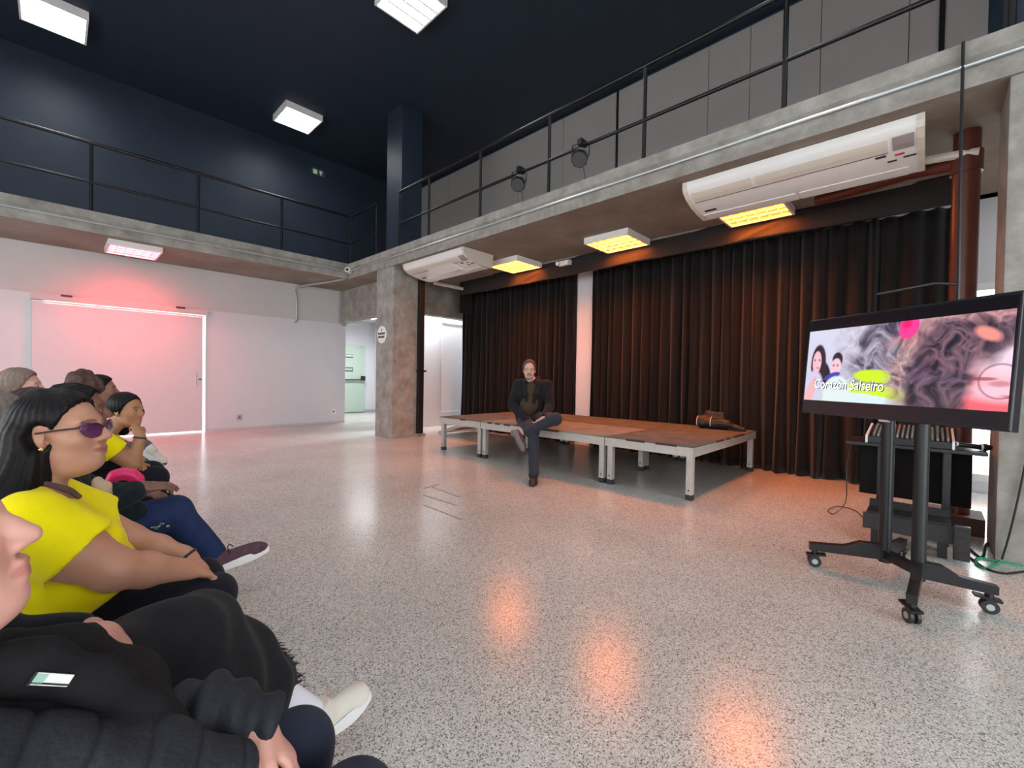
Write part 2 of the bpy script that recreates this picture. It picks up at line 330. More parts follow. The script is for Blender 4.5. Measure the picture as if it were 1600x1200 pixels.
# ------------------------------------------------------------------ spot lamps on the middle rail
M_LENS = mat('lamp_lens', srgb(74, 80, 84), .3, var=.2, vscale=40)
M_CAN = mat('lamp_can', srgb(150, 158, 160), .35, metal=.5)
def par_can(px, py, label):
    c = U(px, py, 0, XF-.05); t = thing('stage_lamp', label, 'lamp', c, 'stage lamps clamped to the railing')
    ax = np.array([-.62, -.25, -.74]); ax /= np.linalg.norm(ax); side = np.cross(ax, [0, 0, 1]); side /= np.linalg.norm(side)
    MB().tube([c-ax*.08, c-ax*.06, c+ax*.05], [.06, .085, .09], 16).build('can', M_CAN, t, smooth=True)
    MB().tube([c+ax*.03, c+ax*.075], [.104, .104], 8).build('front_ring', M_BLKPLAS, t)
    MB().tube([c+ax*.07, c+ax*.078], [.09, .09], 16).build('lens', M_LENS, t)
    top = np.array([c[0], c[1], c[2]+.17])
    y = MB()
    y.tube([c+side*.105, c+side*.105+np.array([0, 0, .15]), top, c-side*.105+np.array([0, 0, .15]), c-side*.105], .008, 6)
    y.build('yoke', M_BLKMET, t); MB().box(top[0]-.03, top[0]+.09, top[1]-.03, top[1]+.03, top[2]-.03, top[2]+.04).build('clamp', M_BLKMET, t)
    w = spline([c-ax*.07, c+np.array([.03, -.03, -.15]), c+np.array([.06, -.05, -.33]), np.array([c[0]+.08, c[1]-.02, ZT+.01])], 6)
    MB().tube(w, .004, 5).build('cable', M_CABLE, t)
par_can(811, 285, 'round stage lamp clamped to the railing by the far air conditioner')
par_can(907, 245, 'round stage lamp clamped to the railing above the middle orange light')
# ------------------------------------------------------------------ air conditioners
def aircon(label, y0, y1, x0=4.60, badge=True):
    t = thing('air_conditioner', label, 'air conditioner', (x0+.3, (y0+y1)/2, ZS), 'air conditioners under the balcony')
    prof = [(0, ZS-.005), (-.0, ZS-.055), (.02, ZS-.10), (.10, ZS-.15), (.24, ZS-.195), (.42, ZS-.225), (.60, ZS-.235), (.655, ZS-.22), (.665, ZS-.18), (.665, ZS-.005)]
    MB().prism([(x0+a, b) for a, b in prof], 1, y0+.04, y1-.04).build('body', M_PLASW, t, smooth=True)
    for s, (a, b) in enumerate(((y0, y0+.045), (y1-.045, y1))):
        MB().prism([(x0+u*1.0-.004, v-(.004 if v < ZS-.03 else 0)) for u, v in prof], 1, a, b).build('end_cap', M_PLASC, t)
    def on_prof(u0, u1, a, b, off, name, m, n=5, thick=.006):
        us = np.linspace(u0, u1, n); xs = [p[0] for p in prof[1:8]]; zs = [p[1] for p in prof[1:8]]
        z = np.interp(us, xs, zs); lo = [(x0+u-.3*off, q-off) for u, q in zip(us, z)]; hi = [(x0+u, q+.004) for u, q in zip(us[::-1], z[::-1])]
        return MB().prism(lo+hi, 1, a, b).build(name, m, t)
    L = y1-y0
    on_prof(.05, .17, y0+.22, y0+.22+L*.52, .006, 'air_flap', M_PLASC); on_prof(.05, .17, y0+.26+L*.52, y1-.07, .006, 'air_flap', M_PLASC)
    on_prof(.172, .178, y0+.22, y1-.07, .007, 'seam', M_SEAM)
    on_prof(.45, .62, y0+.1, y0+L*.48, .008, 'intake_grille', M_PLASW); on_prof(.45, .62, y0+L*.5, y1-.06, .008, 'intake_grille', M_PLASW)
    on_prof(.045, .165, y0+.06, y0+.19, .009, 'rating_label', mat('label_grey', srgb(150, 140, 140), .6))
    for (u, yy, w, m) in ((.20, y0+.27, .07, M_INK), (.215, y0+.15, .06, mat('label_red', srgb(190, 50, 60), .5)), (.27, y0+.09, .08, M_INK), (.29, y0+.2, .06, M_INK)):
        on_prof(u, u+.02, yy-w/2, yy+w/2, .004, 'sticker', m, 3)
    on_prof(.36, .39, y1-.22, y1-.1, .004, 'logo', M_INK, 3)
    return t
aircon('long white air conditioner under the balcony beside the brown pipe', .08, 1.95)
ac2 = aircon('white air conditioner under the balcony beside the concrete column', 5.45, 7.2, 4.52)
MB().prism([(4.60, ZS-.17), (4.85, ZS-.24), (5.02, ZS-.235), (4.9, ZS-.20)], 1, 5.9, 6.6).build('air_guide', M_PLASW, ac2)
tag(MB().tube([U(1440, 252, 0, 5.2), U(1490, 243, 0, 5.15), U(1530, 237, 0, 5.15)], .035, 8).build('drain_pipe', M_PLASC, smooth=True), 'white drain pipe from the big air conditioner to the brown pipe', 'pipe')
tag(MB().tube([(5.2, 7.05, 3.1), (5.35, 7.35, 3.1), (6.1, 7.36, 3.1)], .035, 8).build('drain_pipe', M_PLASC, smooth=True), 'white drain pipe behind the far air conditioner beside the curtain', 'pipe')
# ------------------------------------------------------------------ curtains
def curtain(name, label, y0, y1, x, z0, z1, amp=.06, wl=.15, seed=1, gather=0., hem=0.):
    r = np.random.default_rng(seed); n = int((y1-y0)/.0105); ys = np.linspace(y0, y1, n)
    ph = np.cumsum(np.full(n, (ys[1]-ys[0])/wl*2*math.pi)*(1+.45*np.convolve(r.normal(size=n), np.ones(9)/9, 'same')*1.6))
    am = amp*(.65+.5*np.convolve(r.random(n), np.ones(14)/14, 'same')*1.2)
    base = np.sin(ph)*am+.5*am*np.sin(ph*.37+1)
    zs = np.linspace(z0, z1, 26); V = []; Fc = []
    for j, z in enumerate(zs):
        t = (z-z0)/(z1-z0); a = 1.05-.45*t
        xx = x+base*a+.012*np.sin(ph*.5+z*2.2); yy = ys+.02*np.cos(ph*.5+1.3*z)*(1-t)-gather*(1-t)**2*(ys-y0)/(y1-y0)
        zz = np.full(n, z)+(hem*np.sin(ph*.21)*(1-t)**6)
        V.append(np.stack([xx, yy, zz], 1))
    V = np.concatenate(V)
    i, j = np.meshgrid(np.arange(n-1), np.arange(len(zs)-1)); q = (j*n+i).ravel()
    Fc = np.stack([q, q+1, q+n+1, q+n], 1)
    me = bpy.data.meshes.new(name); me.from_pydata(V.tolist(), [], Fc.tolist()); me.materials.append(M_CURT)
    t = thing(name, label, 'curtain', (x, (y0+y1)/2, z0))
    o = put('drape', me, None, t, True)
    md = o.modifiers.new('solid', 'SOLIDIFY'); md.thickness = .004
    hb = MB()
    for k in range(12): pass
    MB().tube([(x, y0, z1+.03), (x, y1, z1+.03)], .02, 8).build('curtain_rod', M_BLKMET, t)
    return t
curtain('stage_curtain', 'black pleated curtain between the white screen and the white pillar', 4.82, 8.02, 6.65, .012, 3.12, seed=3, amp=.075)
curtain('stage_curtain', 'wide black pleated curtain between the white pillar and the brown pipe', -.12, 4.40, 6.65, .012, 3.12, seed=5, amp=.075, hem=.004)
# valance
M_VAL = mat('valance_cloth', srgb(46, 42, 41), .8, spec=.2, var=.15, vscale=4)
def valance():
    t = thing('valance', 'black cloth valance hung under the balcony in front of the curtains', 'curtain', (6.14, 3.6, ZS))
    n = 420; ys = np.linspace(-.3, 7.5, n); zs = np.linspace(2.985, ZS-.005, 12); V = []
    for z in zs:
        tt = (z-2.985)/.3
        x = 6.14+.012*np.sin(ys*7)*(1-tt)+.02*np.exp(-((ys-5.3+.5*(tt-.5))/.12)**2)*np.sin(tt*9)+.02*np.exp(-((ys-1.5+.6*(tt-.5))/.15)**2)*np.sin(tt*8+ys*9)+.008*np.sin(ys*3+tt*5)
        V.append(np.stack([x, ys, np.full(n, z)+.02*np.sin(ys*.8)*(1-tt)], 1))
    V = np.concatenate(V); i, j = np.meshgrid(np.arange(n-1), np.arange(11)); q = (j*n+i).ravel()
    me = bpy.data.meshes.new('valance_cloth'); me.from_pydata(V.tolist(), [], np.stack([q, q+1, q+n+1, q+n], 1).tolist()); me.materials.append(M_VAL)
    o = put('valance_cloth', me, None, t, True); md = o.modifiers.new('solid', 'SOLIDIFY'); md.thickness = .004
    MB().box(6.13, 6.16, -.3, 7.5, ZS-.025, ZS).build('batten', M_CONCD, t)
    # side return at the far end
    MB().box(6.14, 6.5, 7.49, 7.5, 2.6, ZS-.005).build('side_return', M_CURT, t)
valance()
e = thing('emergency_light', 'small white twin emergency light above the valance', 'light', (6.1, 4.55, 3.2))
p = U(882, 411, 0, 6.08)
MB().box(6.06, 6.13, p[1]-.12, p[1]+.12, p[2]-.04, p[2]+.04).build('case', M_PLASW, e, bevel=.01)
for s in (-1, 1): MB().tube([(6.06, p[1]+s*.1, p[2]), (6.0, p[1]+s*.1, p[2]-.01)], [.03, .035], 10).build('lamp_head', M_PLASW, e, smooth=True)
# ------------------------------------------------------------------ stage platforms
ZST = .545
def platform(label, x0, x1, y0, y1, patches=(), m=M_CARPET):
    t = thing('stage_platform', label, 'stage', ((x0+x1)/2, (y0+y1)/2, 0), 'stage platforms pushed together')
    MB().box(x0, x1, y0, y1, ZST-.012, ZST).build('carpet_top', m, t)
    fr = MB()
    for (a, b, c, d) in ((x0, x0+.03, y0, y1), (x1-.03, x1, y0, y1), (x0+.03, x1-.03, y0, y0+.03), (x0+.03, x1-.03, y1-.03, y1)):
        fr.box(a, b, c, d, ZST-.045, ZST-.013); fr.box(a+.004, b-.004, c+.004, d-.004, ZST-.055, ZST-.045); fr.box(a, b, c, d, ZST-.105, ZST-.055)
    fr.build('frame', M_ALU, t)
    MB().box(x0+.03, x1-.03, y0+.03, y1-.03, ZST-.035, ZST-.013).build('deck', M_WOODD, t)
    for lx in (x0+.055, x1-.055):
        for ly in (y0+.05, y1-.05):
            g = MB().box(lx-.032, lx+.032, ly-.032, ly+.032, .055, ZST-.05).build('leg', M_ALU, t, bevel=.005)
            MB().box(lx-.034, lx+.034, ly-.034, ly+.034, 0, .055).build('foot', M_RUBBER, g, bevel=.006)
            MB().tube([(lx-.033, ly, .1), (lx-.037, ly, .1)], .009, 8).build('bolt', M_RUBBER, g)
    return t
XS0, XS1, XSM = 4.365, 6.5, 5.43
pA = platform('stage platform with the black bag on it', XS0, XS1, 1.68, 2.685)
pB = platform('stage platform with paler carpet that the man sits on', XS0, XSM-.005, 2.695, 4.80, m=M_CARPET2)
pC = platform('stage platform behind the seated man against the curtains', XSM+.005, XS1, 2.695, 4.80)
pD = platform('stage platform with the short ramp at its end', XS0, XS1, 4.81, 5.80)
# worn strips of tape along the front edges
for (par, y0, y1) in ((pB, 4.2, 4.32), (pB, 4.4, 4.5), (pB, 4.56, 4.66), (pB, 3.35, 3.62), (pA, 2.2, 2.42), (pA, 1.85, 2.08), (pD, 5.15, 5.28)):
    MB().box(XS0-.002, XS0+.03, y0, y1, ZST-.02, ZST+.002).build('tape_strip', M_RUBBER, par)
for (x0, x1) in ((5.0, 5.25), (5.32, 5.45), (5.6, 6.0)): MB().box(x0, x1, 1.678, 1.70, ZST-.02, ZST+.002).build('tape_strip', M_RUBBER, pA)
# carpet seams
MB().bar((5.0, 4.84, ZST+.001), (6.1, 4.86, ZST+.001), .02, .003).build('carpet_seam', M_WOODD, pD)
MB().bar((4.9, 2.665, ZST+.001), (5.95, 2.67, ZST+.001), .02, .003).build('carpet_seam', M_WOODD, pA)
# ramp
rp = thing('stage_ramp', 'low metal ramp leaning behind the far end of the stage', 'ramp', (5.9, 6.6, 0))
for s in (5.45, 6.35): MB().bar((s, 5.86, .46), (s, 7.25, .05), .05, .06).build('side_rail', M_ALU, rp)
for k in range(7):
    f = k/6; MB().bar((5.47, 5.92+1.28*f, .455-.385*f), (6.33, 5.92+1.28*f, .455-.385*f), .16, .02).build('tread', M_RUBBER if k % 2 else M_ALU, rp)
for s in (5.45, 6.35): MB().box(s-.025, s+.025, 5.9, 5.95, 0, .44).build('leg', M_ALU, rp)
# ------------------------------------------------------------------ wall and column fittings
pole = thing('steel_post', 'black steel post standing against the concrete column', 'post', (5.2, 7.35, 0))
pp = U(655, 660, 1, 7.36)
MB().box(pp[0]-.05, pp[0]+.06, 7.31, 7.395, .06, ZS-.02).build('shaft', M_BLKMET, pole)
MB().box(pp[0]-.1, pp[0]+.1, 7.28, 7.40, 0, .06).build('base', M_CONC, pole)
MB().box(pp[0]-.12, pp[0]+.1, 7.28, 7.31, 1.28, 1.32).build('latch', M_BLKMET, pole)
sg = thing('round_sign', 'round white sign with an icon and two lines of lettering on the concrete column', 'sign', (4.45, 7.815, 2.0))
MB().prism([(7.815+.17*math.cos(a), 2.0+.17*math.sin(a)) for a in np.linspace(0, 2*math.pi, 33)[:-1]], 0, 4.447, 4.456).build('disc', M_PLASW, sg)
mk = MB()
for zz, w in ((2.02, .13), (1.955, .13)):
    yy = 7.815+w
    while yy > 7.815-w+.02:
        ww = random.uniform(.018, .03); mk.box(4.4445, 4.447, yy-ww, yy, zz-.02, zz+.022); yy -= ww+.008
mk.build('lettering', M_INK, sg)
MB().prism([(7.815, 2.12), (7.83, 2.10), (7.822, 2.06), (7.808, 2.06), (7.80, 2.10)], 0, 4.4445, 4.447).build('icon', M_INK, sg)
ex = thing('exit_sign', 'small dark green exit sign with white pictograms high on the navy wall', 'sign', U(497, 270, 1, YW))
q = U(497, 270, 1, YW)
MB().box(q[0]-.15, q[0]+.15, YW-.02, YW, q[2]-.075, q[2]+.075).build('plate', M_SIGNG, ex)
MB().box(q[0]-.12, q[0]-.03, YW-.024, YW-.02, q[2]-.05, q[2]+.05).build('pictogram', M_PLASW, ex)
MB().prism([(q[0]+.03, q[2]+.05), (q[0]+.09, q[2]+.05), (q[0]+.09, q[2]), (q[0]+.07, q[2]), (q[0]+.07, q[2]-.05), (q[0]+.04, q[2]-.05), (q[0]+.04, q[2]), (q[0]+.02, q[2])], 1, YW-.024, YW-.02).build('pictogram', M_PLASW, ex)
sc = thing('security_camera', 'white security camera at the inner corner of the balcony', 'camera', (XF-.08, YF-.08, 3.44))
MB().tube([(XF-.03, YF-.1, 3.43), (XF-.17, YF-.26, 3.42)], .055, 12).build('case', M_PLASW, sc, smooth=True)
MB().tube([(XF-.165, YF-.255, 3.42), (XF-.185, YF-.28, 3.42)], .03, 10).build('lens', M_INK, sc)
MB().box(XF-.06, XF-.03, YF-.14, YF-.06, 3.39, 3.47).build('mount', M_PLASW, sc)
for lb, px in (('small square outlet plate low on the white wall by the corridor', (521, 643)), ('small grey outlet low on the white wall near the sliding door', (374, 652))):
    q = U(*px, 1, YW); t = thing('wall_outlet', lb, 'outlet', (q[0], YW, q[2]))
    MB().box(q[0]-.055, q[0]+.055, YW-.012, YW, q[2]-.06, q[2]+.06).build('plate', M_PLASW if px[0] > 400 else M_GALV, t, bevel=.004)
    MB().tube([(q[0], YW-.012, q[2]), (q[0], YW-.016, q[2])], .022, 10).build('socket', M_INK if px[0] > 400 else M_SEAM, t)
a = U(485, 425, 1, YW-.02); b = U(463, 452, 1, YW-.02); c = U(463, 500, 1, YW-.02)
tag(MB().tube(spline([(a[0]+.12, YF+.0, 3.27), (a[0], YF+.6, 3.26), (b[0]+.02, YW-.05, 3.22), (b[0], YW-.025, 3.05), (b[0]+.01, YW-.025, c[2]+.25), (c[0], YW-.025, c[2]), (c[0]-.03, YW-.025, c[2]-.06)], 5), .022, 8).build('cable_duct', M_GALV, smooth=True), 'bent grey conduit dropping from the balcony onto the white wall', 'pipe')
tag(MB().box(4.93, 4.99, YW-.05, YW, 2.5, ZS-.02).build('cable_duct', M_GALV), 'straight grey duct in the corner between white wall and concrete beam', 'duct')
dc = thing('door_closer', 'small grey door closer on the end of the white wall', 'door closer', (5.1, YW-.05, 2.46))
MB().box(5.0, 5.12, YW-.06, YW, 2.43, 2.5).build('mount', M_GALV, dc); MB().bar((5.1, YW-.05, 2.47), (5.4, YW-.2, 2.5), .03, .02).build('arm', M_GALV, dc)
# brown pipe at the right
bp = thing('drain_stack', 'thick brown drain pipe standing beside the concrete column behind the television', 'pipe', (5.2, -.2, 0))
MB().tube([(5.22, -.17, .1), (5.22, -.17, ZS)], .085, 18).build('shaft', M_PIPE, bp, smooth=True)
MB().tube([(5.22, -.17, 2.95), (5.22, -.17, 3.12)], .1, 18).build('collar', M_PIPE, bp, smooth=True)
MB().tube([(5.22, -.12, 3.05), (5.45, .2, 3.14), (5.8, .95, 3.2)], .055, 12).build('branch', M_PIPE, bp, smooth=True)
MB().box(5.05, 5.4, -.33, -.0, 0, .14).build('base', M_WOODD, bp)
w2 = thing('window_1', 'bright frosted window behind the brown pipe', 'window', (7.2, -.85, 1.2), kind='structure')
MB().box(7.21, 7.24, -1.5, -1.44, .12, 2.35).box(7.21, 7.24, -.26, -.2, .12, 2.35).box(7.21, 7.24, -1.44, -.26, .12, .2).box(7.21, 7.24, -1.44, -.26, 2.27, 2.35).build('window_frame', M_PLASW, w2)
MB().box(7.215, 7.235, -1.44, -.26, 1.18, 1.22).build('glazing_bar', M_BLKMET, w2)
# ------------------------------------------------------------------ television
TD = np.array([-.58, -.815, 0.]); TD /= np.linalg.norm(TD)               # viewer's left -> right along the screen
TN0 = np.cross(TD, [0, 0, 1.]);                                          # towards the audience
if TN0[0] > 0: TN0 = -TN0
tilt = math.radians(4.5); TU = np.array([0, 0, 1.])*math.cos(tilt)-TN0*math.sin(tilt); TN = TN0*math.cos(tilt)+np.array([0, 0, 1.])*math.sin(tilt)
TC = np.array([3.455, .105, 1.305])+TN0*.115
def tvp(s, h, n=0.): return TC+TD*s+TU*h+TN*n
def tvpix(x, y):
    r = ROT@np.array([(x-CX)/F, -(y-CY)/F, -1.0]); t = ((TC+TN*.012-CAM)@TN)/(r@TN); q = CAM+t*r-TC; return q@TD, q@TU
s0, h0 = tvpix(1266, 501); s1, h1 = tvpix(1251, 644); sL = (s0+s1)/2; TH = h0-h1; TW = TH*1.745
sc_ = (sL+TW/2); TC = TC+TD*sc_+TU*((h0+h1)/2)
tv = thing('television', 'flat black television on the wheeled stand showing two curly heads', 'television', TC-TU*TH/2)
MB().obox(tvp(0, 0, -.015), TD, TN, TU, TW, .05, TH).build('case', M_BEZEL, tv, bevel=.006)
MB().obox(tvp(0, -.02, -.06), TD, TN, TU, TW*.6, .05, TH*.6).build('back_housing', M_BLKPLAS, tv, bevel=.01)
MB().obox(tvp(0, -TH/2-.004, .0), TD, TN, TU, .05, .02, .012).build('sensor', M_GALV, tv)
va, vb = tvpix(1264, 519)[1]/1., tvpix(1254, 624)[1]                      # picture band
SW = TW-.03; nu, nv = 420, 170
uu, vv = np.meshgrid(np.linspace(0, 1, nu), np.linspace(0, 1, nv))
def uvp(x, y): s, h = tvpix(x, y); return (s+SW/2)/SW, (va-h)/(va-vb)
def vnoise(x, y, seed):
    r = np.random.default_rng(seed); G = r.random((64, 64)); xi = np.floor(x).astype(int); yi = np.floor(y).astype(int); fx = x-xi; fy = y-yi
    fx = fx*fx*(3-2*fx); fy = fy*fy*(3-2*fy); g = lambda a, b: G[a % 64, b % 64]
    return (g(xi, yi)*(1-fx)+g(xi+1, yi)*fx)*(1-fy)+(g(xi, yi+1)*(1-fx)+g(xi+1, yi+1)*fx)*fy
def paint():
    AS = SW/(va-vb); A = np.empty((nv, nu, 3)); A[:] = np.array(srgb(214, 214, 236)[:3])
    A[:] *= (1.0-.08*vv)[..., None]
    n1 = vnoise(uu*AS*9, vv*9, 1); n2 = vnoise(uu*AS*18, vv*18, 2); n3 = vnoise(uu*AS*40, vv*40, 3); wob = (n1-.5)*.12+(n2-.5)*.06
    def blob(cx, cy, rx, ry, rot=0., soft=.15, w=0.):
        dx = (uu-cx)*AS; dy = vv-cy; c, s = math.cos(rot), math.sin(rot); e = np.sqrt(((dx*c+dy*s)/rx)**2+((-dx*s+dy*c)/ry)**2)+wob*w
        return np.clip((1-e)/soft+.5, 0, 1)
    def lay(a, col): A[:] = A*(1-a[..., None])+np.array(col)[..., :3]*a[..., None]
    B = lambda x, y: uvp(x, y)
    skin = np.array(srgb(250, 184, 190)[:3]); pale = np.array(srgb(240, 205, 214)[:3])
    cx, cy = B(1575, 560)
    lay(blob(*B(1520, 540), .75, .5, .2, .3, 1.), np.array(srgb(226, 176, 180)[:3]))
    wx = vnoise(uu*AS*5, vv*5, 4)-.5; wy = vnoise(uu*AS*5+9, vv*5+3, 5)-.5; PX = uu*AS+wx*.28; PY = vv+wy*.28
    def ridge(f, seed): return 1-np.abs(2*vnoise(PX*f, PY*f, seed)-1)
    curl = np.clip((ridge(8, 6)*.5+ridge(16, 7)*.32+ridge(30, 8)*.18-.35)*1.5, 0, 1)
    def hairlay(a, dark, light, pw=1.): c = (curl**pw)[..., None]; lay(a, np.array(srgb(*dark)[:3])*(1-c)+np.array(srgb(*light)[:3])*c)
    # back curly head: pale wisps outside, dark curls inside
    hairlay(blob(*B(1366, 552), .50, .62, .1, .3, 2.0)*.55, (150, 140, 160), (232, 222, 238)); hairlay(blob(*B(1378, 555), .34, .55, .1, .4, 2.2)*.95, (48, 44, 66), (196, 186, 208), 1.5)
    # pale cloth with yellow edge
    lay(blob(*B(1345, 640), .95, .34, .05, .08, .3), np.array(srgb(206, 240, 20)[:3])); lay(blob(*B(1335, 655), .95, .34, .05, .08, .3), np.array(srgb(216, 236, 246)[:3]))
    lay(blob(*B(1364, 588), .24, .08, .1, .3, 3.), np.array(srgb(206, 240, 20)[:3])); lay(blob(*B(1285, 640), .3, .26, 0, .5), np.array(srgb(228, 244, 190)[:3]))
    # face and front curly head
    lay(blob(*B(1580, 600), .80, .74, -.1, .12, .3), skin); lay(blob(*B(1560, 634), .62, .2, 0, .8), np.array(srgb(252, 104, 116)[:3])); lay(blob(*B(1590, 556), .3, .2, 0, .9), np.array(srgb(246, 216, 236)[:3])); lay(blob(*B(1570, 612), .3, .1, 0, .9), np.array(srgb(250, 200, 216)[:3]))
    for (x, y, rx, ry, ro, da, li, k) in ((1440, 580, .34, .66, .2, (110, 84, 92), (226, 184, 176), .8), (1530, 512, .8, .22, -.12, (96, 66, 82), (226, 168, 170), .9), (1466, 588, .30, .62, .15, (18, 18, 42), (120, 96, 124), .97), (1505, 540, .40, .26, -.35, (24, 20, 44), (150, 110, 124), .93), (1455, 632, .26, .28, .2, (34, 28, 46), (140, 110, 120), .95), (1590, 512, .2, .1, -.1, (20, 30, 46), (110, 90, 110), .8)):
        c = B(x, y); hairlay(blob(c[0], c[1], rx, ry, ro, .4, 2.2)*k, da, li, 1.3)
    lay(blob(*B(1545, 521), .12, .06, .5, .5), np.array(srgb(240, 150, 140)[:3]))
    # balloon
    lay(blob(*B(1421, 510), .11, .15, .2, .12), np.array(srgb(252, 60, 150)[:3])); lay(blob(*B(1418, 506), .05, .06, .2, .8), np.array(srgb(252, 20, 110)[:3]))
    # eyeglasses ring and bridge
    c = B(1563, 596); dx = (uu-c[0])*AS; dy = vv-c[1]; e = np.sqrt((dx/.17)**2+(dy/.17)**2); lay(np.clip(1-np.abs(e-1)/.09, 0, 1)*.8, np.array(srgb(150, 60, 90)[:3]))
    lay(blob(*B(1535, 592), .12, .018, 0, .5)*.8, np.array(srgb(150, 60, 90)[:3])); lay(blob(*B(1563, 600), .09, .03, 0, .7)*.7, np.array(srgb(200, 110, 130)[:3]))
    lay(blob(*B(1590, 622), .12, .02, .1, .7)*.7, np.array(srgb(190, 60, 80)[:3]))
    # woman and child at the left
    blob0 = blob
    blob = lambda cx, cy, rx, ry, rot=0., soft=.15, w=0.: blob0(cx, cy, rx*1.4, ry*1.12, rot, soft, w)
    lay(blob(*B(1279, 568), .085, .24, .0, .12), np.array(srgb(44, 30, 44)[:3])); lay(blob(*B(1290, 590), .06, .2, -.2, .2), np.array(srgb(36, 24, 36)[:3]))
    lay(blob(*B(1270, 615), .12, .3, 0, .15), np.array(srgb(206, 206, 232)[:3])); lay(blob(*B(1266, 612), .05, .2, .3, .2), np.array(srgb(236, 180, 184)[:3]))
    lay(blob(*B(1277, 566), .05, .14, 0, .15), np.array(srgb(244, 190, 206)[:3]))
    lay(blob(*B(1309, 562), .055, .09, 0, .15), np.array(srgb(40, 30, 44)[:3])); lay(blob(*B(1306, 574), .055, .11, .1, .15), np.array(srgb(244, 198, 214)[:3]))
    lay(blob(*B(1300, 588), .09, .04, -.35, .2), np.array(srgb(50, 70, 170)[:3])); lay(blob(*B(1306, 612), .14, .19, 0, .12), np.array(srgb(220, 236, 236)[:3]))
    for (x, y) in ((1274, 563), (1281, 563), (1303, 571), (1309, 571)): lay(blob(*B(x, y), .012, .016, 0, .5)*.7, np.array(srgb(90, 50, 70)[:3]))
    lay(blob(*B(1278, 575), .02, .012, 0, .5)*.7, np.array(srgb(200, 70, 100)[:3]))
    return np.clip(A, 0, 1)
col = paint()
V = [tvp(-SW/2+SW*u, va-(va-vb)*v, .0135) for v in np.linspace(0, 1, nv) for u in np.linspace(0, 1, nu)]
i, j = np.meshgrid(np.arange(nu-1), np.arange(nv-1)); q = (j*nu+i).ravel()
me = bpy.data.meshes.new('picture'); me.from_pydata([tuple(p) for p in V], [], np.stack([q+nu, q+nu+1, q+1, q], 1).tolist())
at = me.color_attributes.new('Col', 'FLOAT_COLOR', 'POINT'); at.data.foreach_set('color', np.concatenate([col.reshape(-1, 3), np.ones((nu*nv, 1))], 1).astype(np.float32).ravel())
msc = bpy.data.materials.new('screen_picture'); msc.use_nodes = True; nt = msc.node_tree; b = nt.nodes['Principled BSDF']; a = nt.nodes.new('ShaderNodeAttribute'); a.attribute_name = 'Col'
nt.links.new(a.outputs['Color'], b.inputs['Emission Color']); b.inputs['Emission Strength'].default_value = 1.0; b.inputs['Base Color'].default_value = (.01, .01, .01, 1); b.inputs['Roughness'].default_value = .25
me.materials.append(msc)
M_SCR = mat('screen_black', srgb(18, 16, 22), .2)
so = MB().obox(tvp(0, (va+vb)/2*0+0, .0108), TD, TN, TU, SW+.004, .002, TH-.03).build('screen', M_SCR, tv)
put('picture', me, None, so)
ta = tvpix(1273, 601); tb = tvpix(1381, 603); M_TXT = mat('screen_text', (1, 1, 1, 1), .5, emit=(1, 1, 1, 1), estr=1.1); M_TXD = mat('screen_text_shadow', srgb(20, 20, 44), .5)
tw = tb[0]-ta[0]; rr = TD*1.0+TU*-.015
for m_, o_, dx in ((M_TXD, .0141, .006), (M_TXD, .0143, -.004), (M_TXT, .0148, 0)):
    text_mesh('caption', 'Corazón Salseiro', .088, m_, so, tvp(ta[0]+tw/2+dx, (ta[1]+tb[1])/2-dx*.6), rr, TU+TD*.05, off=o_, depth=.0002)
for o in so.children:
    if o.name.startswith('caption'):
        xs = np.array([v.co[:] for v in o.data.vertices]); s = (xs-TC)@TD; wd = s.max()-s.min(); k = tw/wd
        mid = (s.max()+s.min())/2
        for v in o.data.vertices:
            c = np.array(v.co[:]); ss = (c-TC)@TD; v.co = c+TD*((ss-mid)*(k-1))
